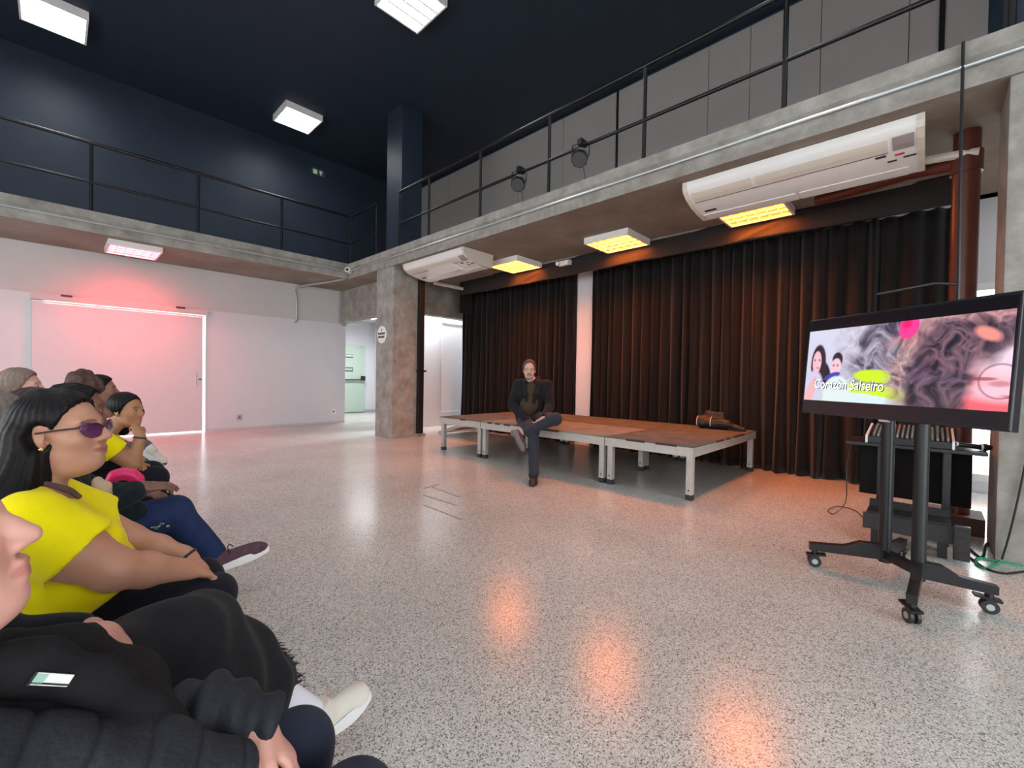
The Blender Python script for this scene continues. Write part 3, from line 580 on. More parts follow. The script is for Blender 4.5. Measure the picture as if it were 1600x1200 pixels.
# stand
st = thing('tv_stand', 'black wheeled stand with two posts and splayed caster feet under the television', 'stand', (3.45, .1, 0))
PO1 = np.array([3.56, .185, 0]); PO2 = np.array([3.375, .03, 0])
for p in (PO1, PO2): MB().tube([p+[0, 0, .10], p+[0, 0, 1.45]], .033, 12).build('post', M_BLKMET, st, smooth=True)
MB().bar(PO1+[0, 0, .15], PO2+[0, 0, .15], .05, .05).build('base_bar', M_BLKMET, st)
MB().bar(PO1+[0, 0, 1.2], PO2+[0, 0, 1.2], .05, .06).build('cross_bar', M_BLKMET, st)
MB().obox(TC-TN*.07, TD, TN, TU, .5, .03, .3).build('mount_plate', M_BLKMET, st)
wh = [U(1272, 884, 2, 0), U(1424, 973, 2, 0), U(1545, 957, 2, 0), np.array([3.98, .12, 0])]
for k, (w, p) in enumerate(zip(wh, (PO1, PO2, PO2, PO1))):
    d = (w-p); L = np.linalg.norm(d); d /= L; pr = np.cross([0, 0, 1.], d)
    g = MB()
    zt = .155
    for off in (0,):
        prof = [(0, .205), (.12*L/.35, .205), (.2*L/.35, .165), (L+.03, .150), (L+.03, .105), (0, .115)]
        pts = [p+d*a+np.array([0, 0, z]) for a, z in prof]; n = len(pts)
        v = [q-pr*.022 for q in pts]+[q+pr*.022 for q in pts]
        g.add(v, [tuple(reversed(range(n))), tuple(range(n, 2*n))]+[(i, (i+1) % n, (i+1) % n+n, i+n) for i in range(n)])
    g.build('foot', M_BLKMET, st)
    cs = MB().tube([w+[0, 0, .075], w+[0, 0, .108]], .018, 8).build('caster', M_BLKMET, st)
    wd = pr if k != 1 else np.array([.5, -.8, 0]); wd = wd/np.linalg.norm(wd); fd = np.cross([0, 0, 1.], wd)
    for s in (-1, 1): MB().tube([w+wd*s*.008+[0, 0, .036], w+wd*s*.024+[0, 0, .036]], .036, 16).build('wheel', mat('caster_wheel', srgb(40, 40, 42), .5), cs, smooth=True)
    for s in (-1, 1): MB().tube([w+wd*s*.0235+[0, 0, .036], w+wd*s*.026+[0, 0, .036]], .017, 12).build('hub', M_GALV, cs)
    MB().bar(w+fd*-.045+[0, 0, .072], w+fd*.06+[0, 0, .085], .05, .012).build('brake', M_BLKMET, cs)
# ------------------------------------------------------------------ mixing desk table behind the television
tb = thing('mixer_table', 'black folding table carrying the mixing desk behind the television', 'table', (4.85, .08, 0))
MB().box(4.52, 5.05, -.30, .50, .70, .725).build('table_top', M_BLKMET, tb, bevel=.004)
for (x, y) in ((4.6, .28), (4.6, -.1), (4.98, .28), (4.98, -.1)): MB().box(x-.02, x+.02, y-.02, y+.02, 0, .7).build('leg', M_BLKMET, tb)
MB().bar((4.6, .28, .3), (4.98, .28, .3), .02, .03).build('brace', M_BLKMET, tb); MB().bar((4.6, -.1, .3), (4.98, -.1, .3), .02, .03).build('brace', M_BLKMET, tb)
MB().box(5.03, 5.05, -.25, .45, .22, .7).build('modesty_cloth', M_CURT, tb)
mx = thing('mixing_desk', 'mixing desk with rows of knobs and white side cheeks on the black table', 'mixer', (4.75, .13, .725))
MB().prism([(4.55, .728), (4.99, .728), (4.99, .84), (4.55, .775)], 1, -.12, .36).build('case', M_BLKPLAS, mx)
for y in (-.135, .362): MB().prism([(4.54, .727), (5.0, .727), (5.0, .852), (4.54, .785)], 1, y, y+.014).build('side_cheek', M_PLASW, mx)
kn = MB(); kn2 = MB(); kn3 = MB()
for a in range(11):
    for b_ in range(16):
        x = 4.585+a*.038; y = -.1+b_*.0285; z = .776+(x-4.55)*.148
        tgt = kn3 if (a > 7 and b_ in (10, 11, 12)) else (kn if (a+b_) % 2 else kn2)
        tgt.tube([(x, y, z), (x-.004, y, z+.02)], .0075, 6)
kn.build('knob_row', mat('knob_grey', srgb(104, 106, 104), .5), mx, kind='stuff'); kn2.build('knob_row', mat('knob_white', srgb(150, 150, 146), .5), mx, kind='stuff'); kn3.build('knob_row', mat('knob_red', srgb(196, 96, 84), .5), mx, kind='stuff')
mc = thing('microphone', 'black handheld microphone with silver rings at the end of the black table', 'microphone', (4.66, -.2, .74))
MB().tube([(4.62, -.12, .765), (4.66, -.22, .755), (4.68, -.27, .75)], [.013, .017, .02], 10).build('handle', M_BLKPLAS, mc, smooth=True)
MB().tube([(4.68, -.268, .75), (4.684, -.28, .75)], .024, 10).build('ring', M_PLASW, mc); MB().tube([(4.684, -.28, .75), (4.69, -.30, .75), (4.70, -.325, .75)], [.024, .027, .016], 10).build('head', M_BLKMET, mc, smooth=True)
MB().tube([(4.628, -.14, .764), (4.632, -.15, .763)], .0165, 10).build('ring', M_PLASW, mc)
bn = thing('low_bench', 'low black wooden bench standing in front of the black table', 'bench', (4.33, .1, 0))
MB().box(4.22, 4.44, -.12, .33, .22, .25).build('seat_board', M_BLKMET, bn); MB().box(4.21, 4.235, -.14, .35, .12, .235).build('front_board', mat('bench_black', srgb(38, 38, 42), .5), bn); MB().box(4.43, 4.455, -.12, .33, .13, .3).build('back_board', M_BLKMET, bn)
for (x, y) in ((4.27, .28), (4.27, -.08), (4.41, .28), (4.41, -.08)): MB().box(x-.018, x+.018, y-.025, y+.025, 0, .22).build('leg', M_BLKMET, bn)
ps = thing('power_strip', 'black power strip hanging at the end of the low bench', 'power strip', (4.2, -.16, .02))
MB().box(4.17, 4.21, -.21, -.13, .03, .26).build('case', M_BLKPLAS, ps, bevel=.006)
for k in range(4): MB().tube([(4.17, -.17, .06+k*.052), (4.166, -.17, .06+k*.052)], .019, 12).build('socket', M_RUBBER, ps)
def cable(label, pts, r, m, cat='cable'):
    return tag(MB().tube(spline(pts, 8), r, 6).build('floor_cable' if pts[-1][2] < .1 else 'hanging_cable', m, smooth=True), label, cat)
FP = lambda x, y, z=.006: tuple(U(x, y, 2, z))
p0 = U(1316, 735, 0, 4.75)
cable('thin black cable looping off the table onto the orange lit floor', [(4.6, .47, .72), (4.62, .5, .5), (4.66, .5, .25), FP(1318, 790, .02), FP(1303, 803), FP(1294, 797), FP(1310, 791), FP(1335, 797), FP(1352, 811), FP(1362, 816)], .004, M_CABLE)
cable('green cable coiled on the floor beside the right concrete column', [FP(1590, 870), FP(1570, 868), FP(1560, 880), FP(1540, 888), FP(1525, 880), FP(1530, 872), FP(1560, 878), FP(1598, 884)], .008, M_CABLEG)
cable('black cable trailing over the floor by the power strip', [FP(1500, 840), FP(1520, 862), FP(1535, 870), FP(1542, 850), FP(1560, 848), FP(1575, 858), FP(1598, 856)], .008, M_CABLE)
cable('black cable lying on the floor in front of the green cable', [FP(1500, 858), FP(1525, 878), FP(1545, 890), FP(1570, 896), FP(1599, 893)], .007, M_CABLE)
cable('black cable bundle against the foot of the right concrete column', [FP(1565, 862), FP(1580, 858), FP(1590, 850), FP(1600, 852), FP(1630, 850)], .016, M_CABLE)
cable('black cable hanging down the right concrete column', [(4.45, -.50, 1.2), (4.44, -.47, .8), (4.44, -.44, .5), (4.43, -.40, .2), (4.42, -.37, .03)], .006, M_CABLE)
hc = thing('hanging_microphone_bar', 'thin black cable with a horizontal bar hanging from the balcony edge', 'cable', (4.4, -.1, 3.4))
ct = U(1505, 70, 0, 4.40); cm = U(1500, 300, 0, 4.40); cb = U(1498, 462, 0, 4.40)
MB().tube([ct+[0, 0, .02], ct, cm, cb+[0, 0, -.25]], .011, 6).build('cord', M_BLKMET, hc)
b0 = U(1370, 460, 0, 4.40); b1 = U(1460, 443, 0, 4.40); b2 = U(1498, 444, 0, 4.40)
MB().tube([b0, b1, b2], .010, 6).build('bar', M_BLKMET, hc)
# ------------------------------------------------------------------ smooth solids for people and cloth
def nrm(v): v = np.array(v, float); return v/np.linalg.norm(v)
class Sdf:
    def __init__(s): s.p = []; s.lo = np.full(3, 1e9); s.hi = np.full(3, -1e9)
    def _bb(s, c, r): s.lo = np.minimum(s.lo, np.array(c)-r); s.hi = np.maximum(s.hi, np.array(c)+r)
    def cap(s, a, b, ra, rb=None, k=.02, sub=False, cut=None):
        rb = ra if rb is None else rb; a = np.array(a, float); b = np.array(b, float)
        s.p.append(('c', a, b-a, max(1e-9, (b-a)@(b-a)), ra, rb, k, sub, cut))
        if not sub: s._bb(a, ra); s._bb(b, rb)
        return s
    def chain(s, pts, rs, k=.02):
        for i in range(len(pts)-1): s.cap(pts[i], pts[i+1], rs[i], rs[i+1], k)
        return s
    def ell(s, c, r, R=None, k=.02, sub=False):
        c = np.array(c, float); r = np.array(r if hasattr(r, '__len__') else [r]*3, float)
        s.p.append(('e', c, r, np.eye(3) if R is None else np.array(R), 0, 0, k, sub, None))
        if not sub: s._bb(c, r.max())
        return s
    def plane(s, p0, n):                       # keep the side the normal points away from
        s.p.append(('p', np.array(p0, float), nrm(n), 0, 0, 0, 0, False, None)); return s
    def ev(s, P):
        P = P.astype(np.float32); d = None
        for t, a, b, c, ra, rb, k, sub, cut in s.p:
            if t == 'c':
                q = P-a.astype(np.float32); h = np.clip((q@b.astype(np.float32))/c, 0, 1).astype(np.float32)
                q -= h[:, None]*b.astype(np.float32); e = np.sqrt((q*q).sum(1))-(ra+(rb-ra)*h)
                if cut is not None: e = np.maximum(e, (P-np.array(cut[0], np.float32))@np.array(cut[1], np.float32))
            elif t == 'e':
                q = (P-a.astype(np.float32))@c.astype(np.float32); k0 = np.sqrt(((q/b.astype(np.float32))**2).sum(1)); k1 = np.sqrt(((q/(b*b).astype(np.float32))**2).sum(1))+1e-6
                e = k0*(k0-1)/k1
            else:
                d = np.maximum(d, (P-a.astype(np.float32))@b.astype(np.float32)); continue
            if d is None: d = e; continue
            if sub:
                h = np.clip(k-np.abs(d+e), 0, None)/max(k, 1e-6); d = np.maximum(d, -e)+h*h*k*.25
            else:
                h = np.clip(k-np.abs(d-e), 0, None)/max(k, 1e-6); d = np.minimum(d, e)-h*h*k*.25
        return d
    def mesh(s, h, disp=None):
        B = 8; lo = s.lo-3*h; n = np.ceil((s.hi+3*h-lo)/(h*B)).astype(int); N = n*B
        ci = np.stack(np.meshgrid(*[np.arange(m) for m in n], indexing='ij'), -1).reshape(-1, 3)
        dc = s.ev(lo+(ci*B+B/2-.5)*h); act = np.abs(dc) < (B*h*.87*1.35+.012)
        D = np.repeat(np.repeat(np.repeat(dc.reshape(n), B, 0), B, 1), B, 2).astype(np.float32)
        off = np.stack(np.meshgrid(*[np.arange(B)]*3, indexing='ij'), -1).reshape(-1, 3)
        ai = ci[act]
        for st_ in range(0, len(ai), 600):
            idx = (ai[st_:st_+600, None, :]*B+off[None]).reshape(-1, 3); D[idx[:, 0], idx[:, 1], idx[:, 2]] = s.ev(lo+idx*h)
        I = D < 0
        cnt = np.zeros(tuple(np.array(D.shape)-1), np.float32); acc = np.zeros(cnt.shape+(3,), np.float32)
        sl = lambda o: tuple(slice(o_, D.shape[i]-1+o_) for i, o_ in enumerate(o))
        for ax in range(3):
            o2 = [a for a in range(3) if a != ax]
            for u in (0, 1):
                for v in (0, 1):
                    o = [0, 0, 0]; o[o2[0]] = u; o[o2[1]] = v; p = list(o); p[ax] = 1
                    A = D[sl(o)]; Bv = D[sl(p)]; m = (A < 0) != (Bv < 0)
                    if not m.any(): continue
                    w = np.nonzero(m); t = A[w]/(A[w]-Bv[w]); cnt[w] += 1
                    for a in range(3): acc[w+(np.full(len(w[0]), a),)] += (t if a == ax else o[a])
        cell = np.nonzero(cnt > 0); vid = np.full(cnt.shape, -1, np.int64); vid[cell] = np.arange(len(cell[0]))
        V = lo+(np.stack(cell, 1)+acc[cell]/cnt[cell][:, None])*h
        Fs = []
        for ax in range(3):
            o2 = [a for a in range(3) if a != ax]; s0 = [slice(1, D.shape[i]-1) for i in range(3)]; s1 = list(s0); s1[ax] = slice(2, D.shape[ax])
            a = I[tuple(s0)]; b = I[tuple(s1)]; m = a != b; w = np.stack(np.nonzero(m), 1)+1
            if len(w) == 0: continue
            q = []
            for (u, v) in ((-1, -1), (0, -1), (0, 0), (-1, 0)):
                c = w.copy(); c[:, o2[0]] += u; c[:, o2[1]] += v; q.append(vid[c[:, 0], c[:, 1], c[:, 2]])
            q = np.stack(q, 1); ins = a[tuple((w-1).T)]; flip = ins if ax != 1 else ~ins
            q[~flip] = q[~flip][:, ::-1]; Fs.append(q)
        Fq = np.concatenate(Fs); Fq = Fq[(Fq >= 0).all(1)]
        if disp is not None:
            nv_ = np.zeros_like(V); fn = np.cross(V[Fq[:, 2]]-V[Fq[:, 0]], V[Fq[:, 3]]-V[Fq[:, 1]])
            for i in range(4): np.add.at(nv_, Fq[:, i], fn)
            nv_ /= np.linalg.norm(nv_, axis=1)[:, None]+1e-9; V = V+nv_*disp(V)[:, None]
        return V, Fq
def mesh_obj(name, V, Fq, m, parent, colors=None, kind=None):
    me = bpy.data.meshes.new(name); me.vertices.add(len(V)); me.vertices.foreach_set('co', V.astype(np.float32).ravel())
    me.loops.add(Fq.size); me.loops.foreach_set('vertex_index', Fq.astype(np.int32).ravel()); me.polygons.add(len(Fq))
    me.polygons.foreach_set('loop_start', np.arange(0, Fq.size, 4, dtype=np.int32)); me.update(calc_edges=True); me.validate()
    if colors is not None:
        a = me.color_attributes.new('Col', 'FLOAT_COLOR', 'POINT'); a.data.foreach_set('color', np.concatenate([colors, np.ones((len(V), 1))], 1).astype(np.float32).ravel())
    me.materials.append(m); o = put(name, me, None, parent, True)
    if kind: o['kind'] = kind
    return o
def wave(seed, freq, amp, n=6):
    r = np.random.default_rng(seed); K = r.normal(size=(n, 3))*freq; ph = r.random(n)*6.28
    def f(P): return amp*sum(np.sin(P@K[i]+ph[i]) for i in range(n))/n*1.6
    return f
def strands(c, amp=.004, fr=90., seed=0):
    c = np.array(c)
    def f(P):
        q = P-c; a = np.arctan2(q[:, 1], q[:, 0]); return amp*(np.sin(a*fr*.35+q[:, 2]*9)*.6+np.sin(a*fr*.8+q[:, 2]*5+seed)*.4)
    return f
def curls(seed, amp, fr=70):
    f1 = wave(seed, fr, amp, 8); f2 = wave(seed+1, fr*2.2, amp*.6, 8); return lambda P: f1(P)+f2(P)
M_SKIN = mat('skin', (1, 1, 1, 1), .48, spec=.4, attr='Col', var=.06, vscale=30, bump=.04, bscale=250)
M_SKIN.node_tree.nodes['Principled BSDF'].inputs['Subsurface Weight'].default_value = .08
M_SKIN.node_tree.nodes['Principled BSDF'].inputs['Subsurface Radius'].default_value = (.02, .008, .004)
def cloth(name, r, g, b, rough=.9, var=.12, bump=.15, sc=25): return mat(name, srgb(r, g, b), rough, spec=.15, var=var, vscale=sc, bump=bump, bscale=400, sheen=.06)
M_EYE = mat('eye_white', srgb(196, 186, 178), .3); M_IRIS = mat('iris', srgb(40, 26, 20), .15)
M_HBLACK = mat('hair_black', srgb(16, 13, 15), .5, spec=.22, var=.3, vscale=40, stretch=(1, 1, .15)); M_HBROWN = mat('hair_brown', srgb(96, 66, 52), .6, spec=.3, col2=srgb(60, 42, 36), vscale=60)
M_HDBR = mat('hair_dark_brown', srgb(58, 40, 36), .5, spec=.4, var=.3, vscale=40); M_HGREY = mat('hair_grey', srgb(128, 118, 108), .6, var=.3, vscale=40); M_HBLOND = mat('hair_ash_blond', srgb(132, 112, 98), .6, var=.3, vscale=40)
def frame(yaw, pitch=0., roll=0.):             # columns forward, left, up
    y = math.radians(yaw); p = math.radians(pitch); f = np.array([math.cos(y)*math.cos(p), math.sin(y)*math.cos(p), math.sin(p)])
    l = np.array([-math.sin(y), math.cos(y), 0]); u = np.cross(f, l); r = math.radians(roll)
    l2 = l*math.cos(r)+u*math.sin(r); return np.stack([f, l2, np.cross(f, l2)], 1)
class Head:
    def __init__(s, c, R, sc=1., skin=(190, 140, 115), lips=(170, 90, 85), brow=(50, 36, 32), smile=0., stubble=None, chub=0., brows=True):
        s.c = np.array(c, float); s.R = R; s.s = sc; s.skin = np.array(srgb(*skin)[:3]); s.lips = np.array(srgb(*lips)[:3]); s.brow = np.array(srgb(*brow)[:3]); s.sm = smile; s.st = stubble; s.ch = chub; s.br = brows
    def w(s, x, y, z): return s.c+s.R@(np.array([x, y, z])*s.s)
    def add(s, S):
        w = s.w; k = s.s; R = s.R; c = s.ch
        S.ell(w(-.012, 0, .03), np.array([.098, .076, .088])*k, R, .02)
        S.ell(w(.03, 0, -.03), np.array([.064, .060+c*.4, .085])*k, R, .03)
        S.ell(w(.03, 0, -.08), np.array([.056, .050+c, .044+c*.4])*k, R, .03)
        S.ell(w(.074, 0, -.102), np.array([.021, .024, .021])*k, R, .03)
        for y in (-1, 1):
            S.ell(w(.058, y*.038, -.030), np.array([.030, .028+c*.5, .028])*k, R, .025)
            S.cap(w(.082, y*.012, .024), w(.072, y*.046, .022), .011*k, .009*k, .02)
        for y in (-1, 1): S.ell(w(.098, y*.033, .002), np.array([.016, .019, .012])*k, R, .014, sub=True)
        for y in (-1, 1):
            S.ell(w(.0765, y*.033, .002), np.array([.0135, .016, .0135])*k, R, .004)
            S.cap(w(.0815, y*.021, .007), w(.0765, y*.047, .005), .006*k, .005*k, .006)
            S.cap(w(.081, y*.022, -.006), w(.077, y*.045, -.006), .005*k, .004*k, .006)
        S.chain([w(.086, 0, .016), w(.101, 0, -.008), w(.114, 0, -.026)], [.009*k, .010*k, .0135*k], .012)
        for y in (-1, 1): S.ell(w(.1, y*.0135, -.033), np.array([.013, .0095, .0095])*k, R, .008)
        m = s.sm
        S.chain([w(.080, -.026-m*.008, -.0625+m*.008), w(.096, -.011, -.0605), w(.099, 0, -.0625), w(.096, .011, -.0605), w(.080, .026+m*.008, -.0625+m*.008)], [.005*k, .0075*k, .007*k, .0075*k, .005*k], .008)
        S.chain([w(.080, -.024-m*.008, -.068+m*.007), w(.094, -.009, -.075), w(.094, .009, -.075), w(.080, .024+m*.008, -.068+m*.007)], [.005*k, .0085*k, .0085*k, .005*k], .008)
        S.chain([w(.090, -.026, -.0675+m*.007), w(.108, 0, -.0685), w(.090, .026, -.0675+m*.007)], [.0012*k, .0022*k, .0012*k], .004)
        S.p[-1] = S.p[-1][:7]+(True, None); S.p[-2] = S.p[-2][:7]+(True, None)
        for y in (-1, 1):
            E_ = R@np.stack([nrm([.9, y*.35, .1]), nrm([-y*.35*y*1.0*y, .9, 0]), nrm([-.1, 0, 1])], 1)
            S.ell(w(-.012, y*.076, -.008), np.array([.019, .008, .032])*k, E_, .006); S.ell(w(-.006, y*.083, -.004), np.array([.010, .006, .018])*k, E_, .005, sub=True)
            S.ell(w(-.006, y*.074, -.036), np.array([.009, .007, .010])*k, R, .006)
    def paint(s, V, C):
        q = ((V-s.c)@s.R)/s.s; near = (np.abs(q) < .18).all(1)
        def g(d, r): return np.clip(1-d/r, 0, 1)[:, None]
        x, y, z = q.T; ay = np.abs(y)
        lp = np.sqrt(((z+.068-s.sm*.25*np.clip(ay-.012, 0, 1))/.0125)**2+(ay/.027)**2); m = near*(x > .07)*np.clip((1.1-lp)/.25, 0, 1); C = C*(1-m[:, None]*.75)+s.lips*m[:, None]*.75
        if s.br:
            bz = .026-.25*np.clip(ay-.034, 0, 1)-.1*np.clip(.03-ay, 0, 1); m = near*(x > .05)*np.clip(1-np.abs(z-bz)/.006, 0, 1)*(ay > .012)*(ay < .052); C = C*(1-m[:, None]*.85)+s.brow*m[:, None]*.85
        m = near*np.exp(-((ay-.042)/.02)**2-((z+.03)/.02)**2)*(x > .03)*.25; C = C*(1-m[:, None])+C*np.array([1.12, .8, .78])*m[:, None]
        if s.st is not None:
            m = near*(x > .0)*np.clip((-.045-z)/.02, 0, 1)*np.clip(1.6-lp, 0, 1)*np.clip((z+.16)/.02, 0, 1); C = C*(1-.8*m[:, None])+np.array(srgb(*s.st)[:3])*.8*m[:, None]
        return C
    def eyes(s, parent, sx=1.):
        for y in (-1, 1):
            S = Sdf(); S.ell(s.w(.0805, y*.033, .0012), np.array([.0125, .0125, .0050])*s.s, s.R); V, Fq = S.mesh(.0022*s.s); e = mesh_obj('eye', V, Fq, M_EYE, parent)
            S = Sdf(); S.ell(s.w(.0895, y*.033, .0015), np.array([.005, .0062, .0055])*s.s, s.R); V, Fq = S.mesh(.0016*s.s); mesh_obj('iris', V, Fq, M_IRIS, e)
def hand(S, wr, d, n, t, s=1., curl=(.5, .6, .4), spread=.0, thumb=.7):
    d = nrm(d); n = np.array(n, float); n = nrm(n-d*(n@d)); t = np.array(t, float); t = nrm(t-d*(t@d)-n*(t@n)); wr = np.array(wr, float)
    S.ell(wr+d*.052*s, np.array([.052, .040, .017])*s, np.stack([d, t, n], 1), .015)
    S.cap(wr-d*.02*s, wr+d*.02*s, .026*s, .026*s, .02)
    for i, (o, L) in enumerate(zip((.028, .0095, -.0095, -.027), (.068, .076, .071, .056))):
        p = wr+d*(.090-.006*abs(i-1.2))*s+t*o*s; a = 0.; dd = nrm(d+t*spread*(1.2-i)*.25)
        for j, (f, r0, r1) in enumerate(((.42, .0092, .0085), (.32, .0085, .0078), (.26, .0078, .0068))):
            a += curl[j]*(1+.08*i); v = dd*math.cos(a)+n*math.sin(a); q = p+v*L*f*s; S.cap(p, q, r0*s, r1*s, .0045); p = q
    p = wr+d*.028*s+t*.030*s; v = nrm(d*(1-thumb*.5)+t*thumb+n*.25); q = p+v*.036*s; S.cap(p, q, .0125*s, .0105*s, .012)
    v = nrm(d*.9+t*.35*thumb+n*.35); r = q+v*.030*s; S.cap(q, r, .0105*s, .009*s, .004); S.cap(r, r+nrm(v+n*.3)*.022*s, .009*s, .0075*s, .004)
def shoe(parent, heel, toe, up, s=1., upper=None, sole=None, lace=None, tip=None):
    heel = np.array(heel, float); f = nrm(np.array(toe)-heel); up = np.array(up, float); u = nrm(up-f*(up@f)); l = np.cross(u, f); L = np.linalg.norm(np.array(toe)-heel)
    W = lambda x, y, z: heel+f*x*L+l*y+u*z
    S = Sdf(); S.ell(W(.16, 0, .045), [.16*L, .036*s, .055*s], np.stack([f, l, u], 1)); S.ell(W(.5, 0, .034), [.38*L, .040*s, .040*s], np.stack([f, l, u], 1), .03); S.ell(W(.78, 0, .028), [.21*L, .043*s, .030*s], np.stack([f, l, u], 1), .03)
    S.cap(W(.17, 0, .05), W(.15, 0, .095*s), .04*s, .036*s, .02); S.plane(W(0, 0, .012), -u); S.plane(W(.15, 0, .1*s), u)
    V, Fq = S.mesh(.005, wave(5, 60, .0008)); o = mesh_obj('shoe', V, Fq, upper, parent)
    n = 24; out = []
    for k in range(n):
        a = 2*math.pi*k/n; x = .5-.5*math.cos(a); wd = (.034+.012*math.sin(min(1, x*1.15)*math.pi*.9))*s; out.append((x, math.copysign(abs(math.sin(a))**.7, math.sin(a))*wd))
    vb = [W(x*1.02-.01, y*1.02, -.012+.028*max(0, x-.72)) for x, y in out]; vm = [W(x*1.03-.015, y*1.08, .004+.028*max(0, x-.72)) for x, y in out]; vt = [W(x*1.0, y*1.03, .026*s+.02*max(0, x-.75)-.006*math.sin(x*9)) for x, y in out]
    v = vb+vm+vt; fc = [tuple(reversed(range(n))), tuple(range(2*n, 3*n))]+[(r*n+i, r*n+(i+1) % n, (r+1)*n+(i+1) % n, (r+1)*n+i) for r in (0, 1) for i in range(n)]
    MB().add(v, fc).build('sole', sole, o, smooth=True)
    if lace:
        for k in range(4):
            x = .34+k*.085; h = .083-.012*k; MB().tube(spline([W(x, -.028*s, (h-.018)*s), W(x+.01, 0, h*s), W(x+.02, .028*s, (h-.018)*s)], 4), .0035*s, 5).build('lace', lace, o)
        MB().tube(spline([W(.33, .0, .088*s), W(.40, .035*s, .095*s), W(.46, .05*s, .07*s)], 5), .003*s, 5).build('lace', lace, o)
    if tip:
        S = Sdf(); S.ell(W(.86, 0, .022), [.16*L, .041*s, .028*s], np.stack([f, l, u], 1)); S.plane(W(0, 0, .014), -u); S.plane(W(.8, 0, 0), -f); V, Fq = S.mesh(.005); mesh_obj('toe_cap', V, Fq, tip, o)
    return o
def chair(label, x, y, yaw=0, seat=.36, parent_group='black chairs of the audience'):
    t = thing('chair', label, 'chair', (x, y, 0), parent_group); t.rotation_euler = (0, 0, math.radians(yaw))
    def pt(mb, n):
        o = mb.build(n, M_BLKPLAS, None, bevel=.008 if n in ('seat', 'backrest') else 0); o.parent = t; return o
    pt(MB().box(-.2, .2, -.2, .2, seat-.03, seat), 'seat'); pt(MB().box(-.26, -.23, -.19, .19, seat+.16, seat+.36), 'backrest')
    for a in (-.18, .17):
        for b in (-.17, .17): pt(MB().tube([(a*1.1, b*1.05, 0), (a, b, seat-.03)], .012, 8), 'leg')
    for b in (-.17, .17): pt(MB().tube([(-.18, b, seat-.03), (-.24, b, seat+.34)], .012, 8), 'back_post')
    return t
G = lambda x, y, Y: U(x, y, 1, Y)
A3 = lambda *v: np.array(v, float)
def finish(S, h, t, head=None, skin=None):
    V, Fq = S.mesh(h); sk = np.array(srgb(*skin)[:3]); C = np.tile(sk, (len(V), 1))
    if head is not None: C = head.paint(V, C)
    return mesh_obj('body', V, Fq, M_SKIN, t, C)
def part(name, S, h, m, t, disp=None):
    V, Fq = S.mesh(h, disp); return mesh_obj(name, V, Fq, m, t)
def hair_cap(hd, grow=.012, front=.055, low=-.03, k=.02):
    S = Sdf(); S.ell(hd.w(-.018, 0, .034), (np.array([.098, .078, .088])+grow)*hd.s, hd.R)
    S.ell(hd.w(.088, 0, -.022), np.array([.095, .10, .108])*hd.s, hd.R, .015, sub=True)
    S.ell(hd.w(.035, 0, -.13), np.array([.10, .12, .09])*hd.s, hd.R, .02, sub=True)
    return S
# ================================================================== the woman in yellow with sunglasses
SK = (186, 136, 112)
t3 = thing('person', 'woman in bright yellow T-shirt and tinted sunglasses seated with hands on her knees', 'person', (0, 1.95, 0), 'seated audience')
hd = Head((.02, 1.945, 1.012), frame(-33, 5), 1.0, SK, (150, 84, 80), chub=.008)
S = Sdf(); hd.add(S)
S.cap(hd.w(-.02, 0, -.07), (-.045, 1.965, .845), .056, .062, .03); S.ell(hd.w(.02, 0, -.115), [.05, .05, .03], hd.R, .03)
S.ell((-.06, 1.965, .69), [.13, .19, .17], k=.05); S.cap((-.05, 1.82, .785), (-.05, 2.11, .785), .062, .062, .05)
S.ell((.01, 1.96, .53), [.17, .19, .13], k=.06); S.ell((-.08, 1.96, .45), [.17, .2, .11], k=.05)
sh = A3(-.035, 1.785, .765); el = G(178, 890, 1.735); wr = G(292, 890, 1.83)
S.chain([sh, (sh+el)/2+A3(-.01, -.01, 0), el], [.07, .074, .06], .03); S.chain([el, (el*.6+wr*.4), wr], [.058, .052, .032], .02)
hand(S, wr, G(345, 900, 1.88)-wr, (.1, .1, -1), (.2, 1, .3), .95, (.3, .45, .35))
sh2 = A3(-.02, 2.12, .765); el2 = A3(.19, 2.13, .58); wr2 = G(292, 870, 1.99)
S.chain([sh2, el2], [.068, .055], .03); S.chain([el2, (el2+wr2)/2, wr2], [.05, .045, .03], .02)
hand(S, wr2, G(335, 908, 1.93)-wr2, (0, 0, -1), (.3, -1, .0), .95, (.3, .4, .3))
kn = A3(.40, 1.86, .39); kn2 = A3(.40, 2.05, .39)
for a, b in ((A3(-.05, 1.87, .43), kn), (A3(-.05, 2.05, .43), kn2)):
    S.cap(a, b, .088, .062, .03); S.cap(b, b+A3(.02, 0, -.33), .058, .036, .02); S.cap(b+A3(.02, 0, -.36), b+A3(.13, 0, -.372), .03, .025, .02)
finish(S, .0048, t3, hd, SK)
hd.eyes(t3)
S = Sdf(); S.ell((-.06, 1.965, .685), [.145, .2, .175]); S.cap((-.055, 1.80, .785), (-.055, 2.13, .785), .068, .068, .05); S.ell((-.045, 1.965, .83), [.085, .10, .035], k=.03)
for y in (1.885, 2.045): S.ell((.075, y, .665), [.085, .095, .08], k=.05)
S.ell((.03, 1.96, .55), [.175, .205, .115], k=.07); S.ell((-.05, 1.96, .47), [.17, .215, .075], k=.05)
for a, b in ((sh, el), (sh2, el2)):
    d = b-a; e = a+d*.56; S.cap(a, e+d*.2, .090, .104, .04, cut=(e, nrm(d)))
S.plane((.0, 0, .452), (-.38, 0, -1)); S.ell(hd.w(-.02, 0, -.17), [.075, .075, .04], k=.012, sub=True)
f1 = wave(11, 16, .006); f2 = wave(12, 45, .0022)
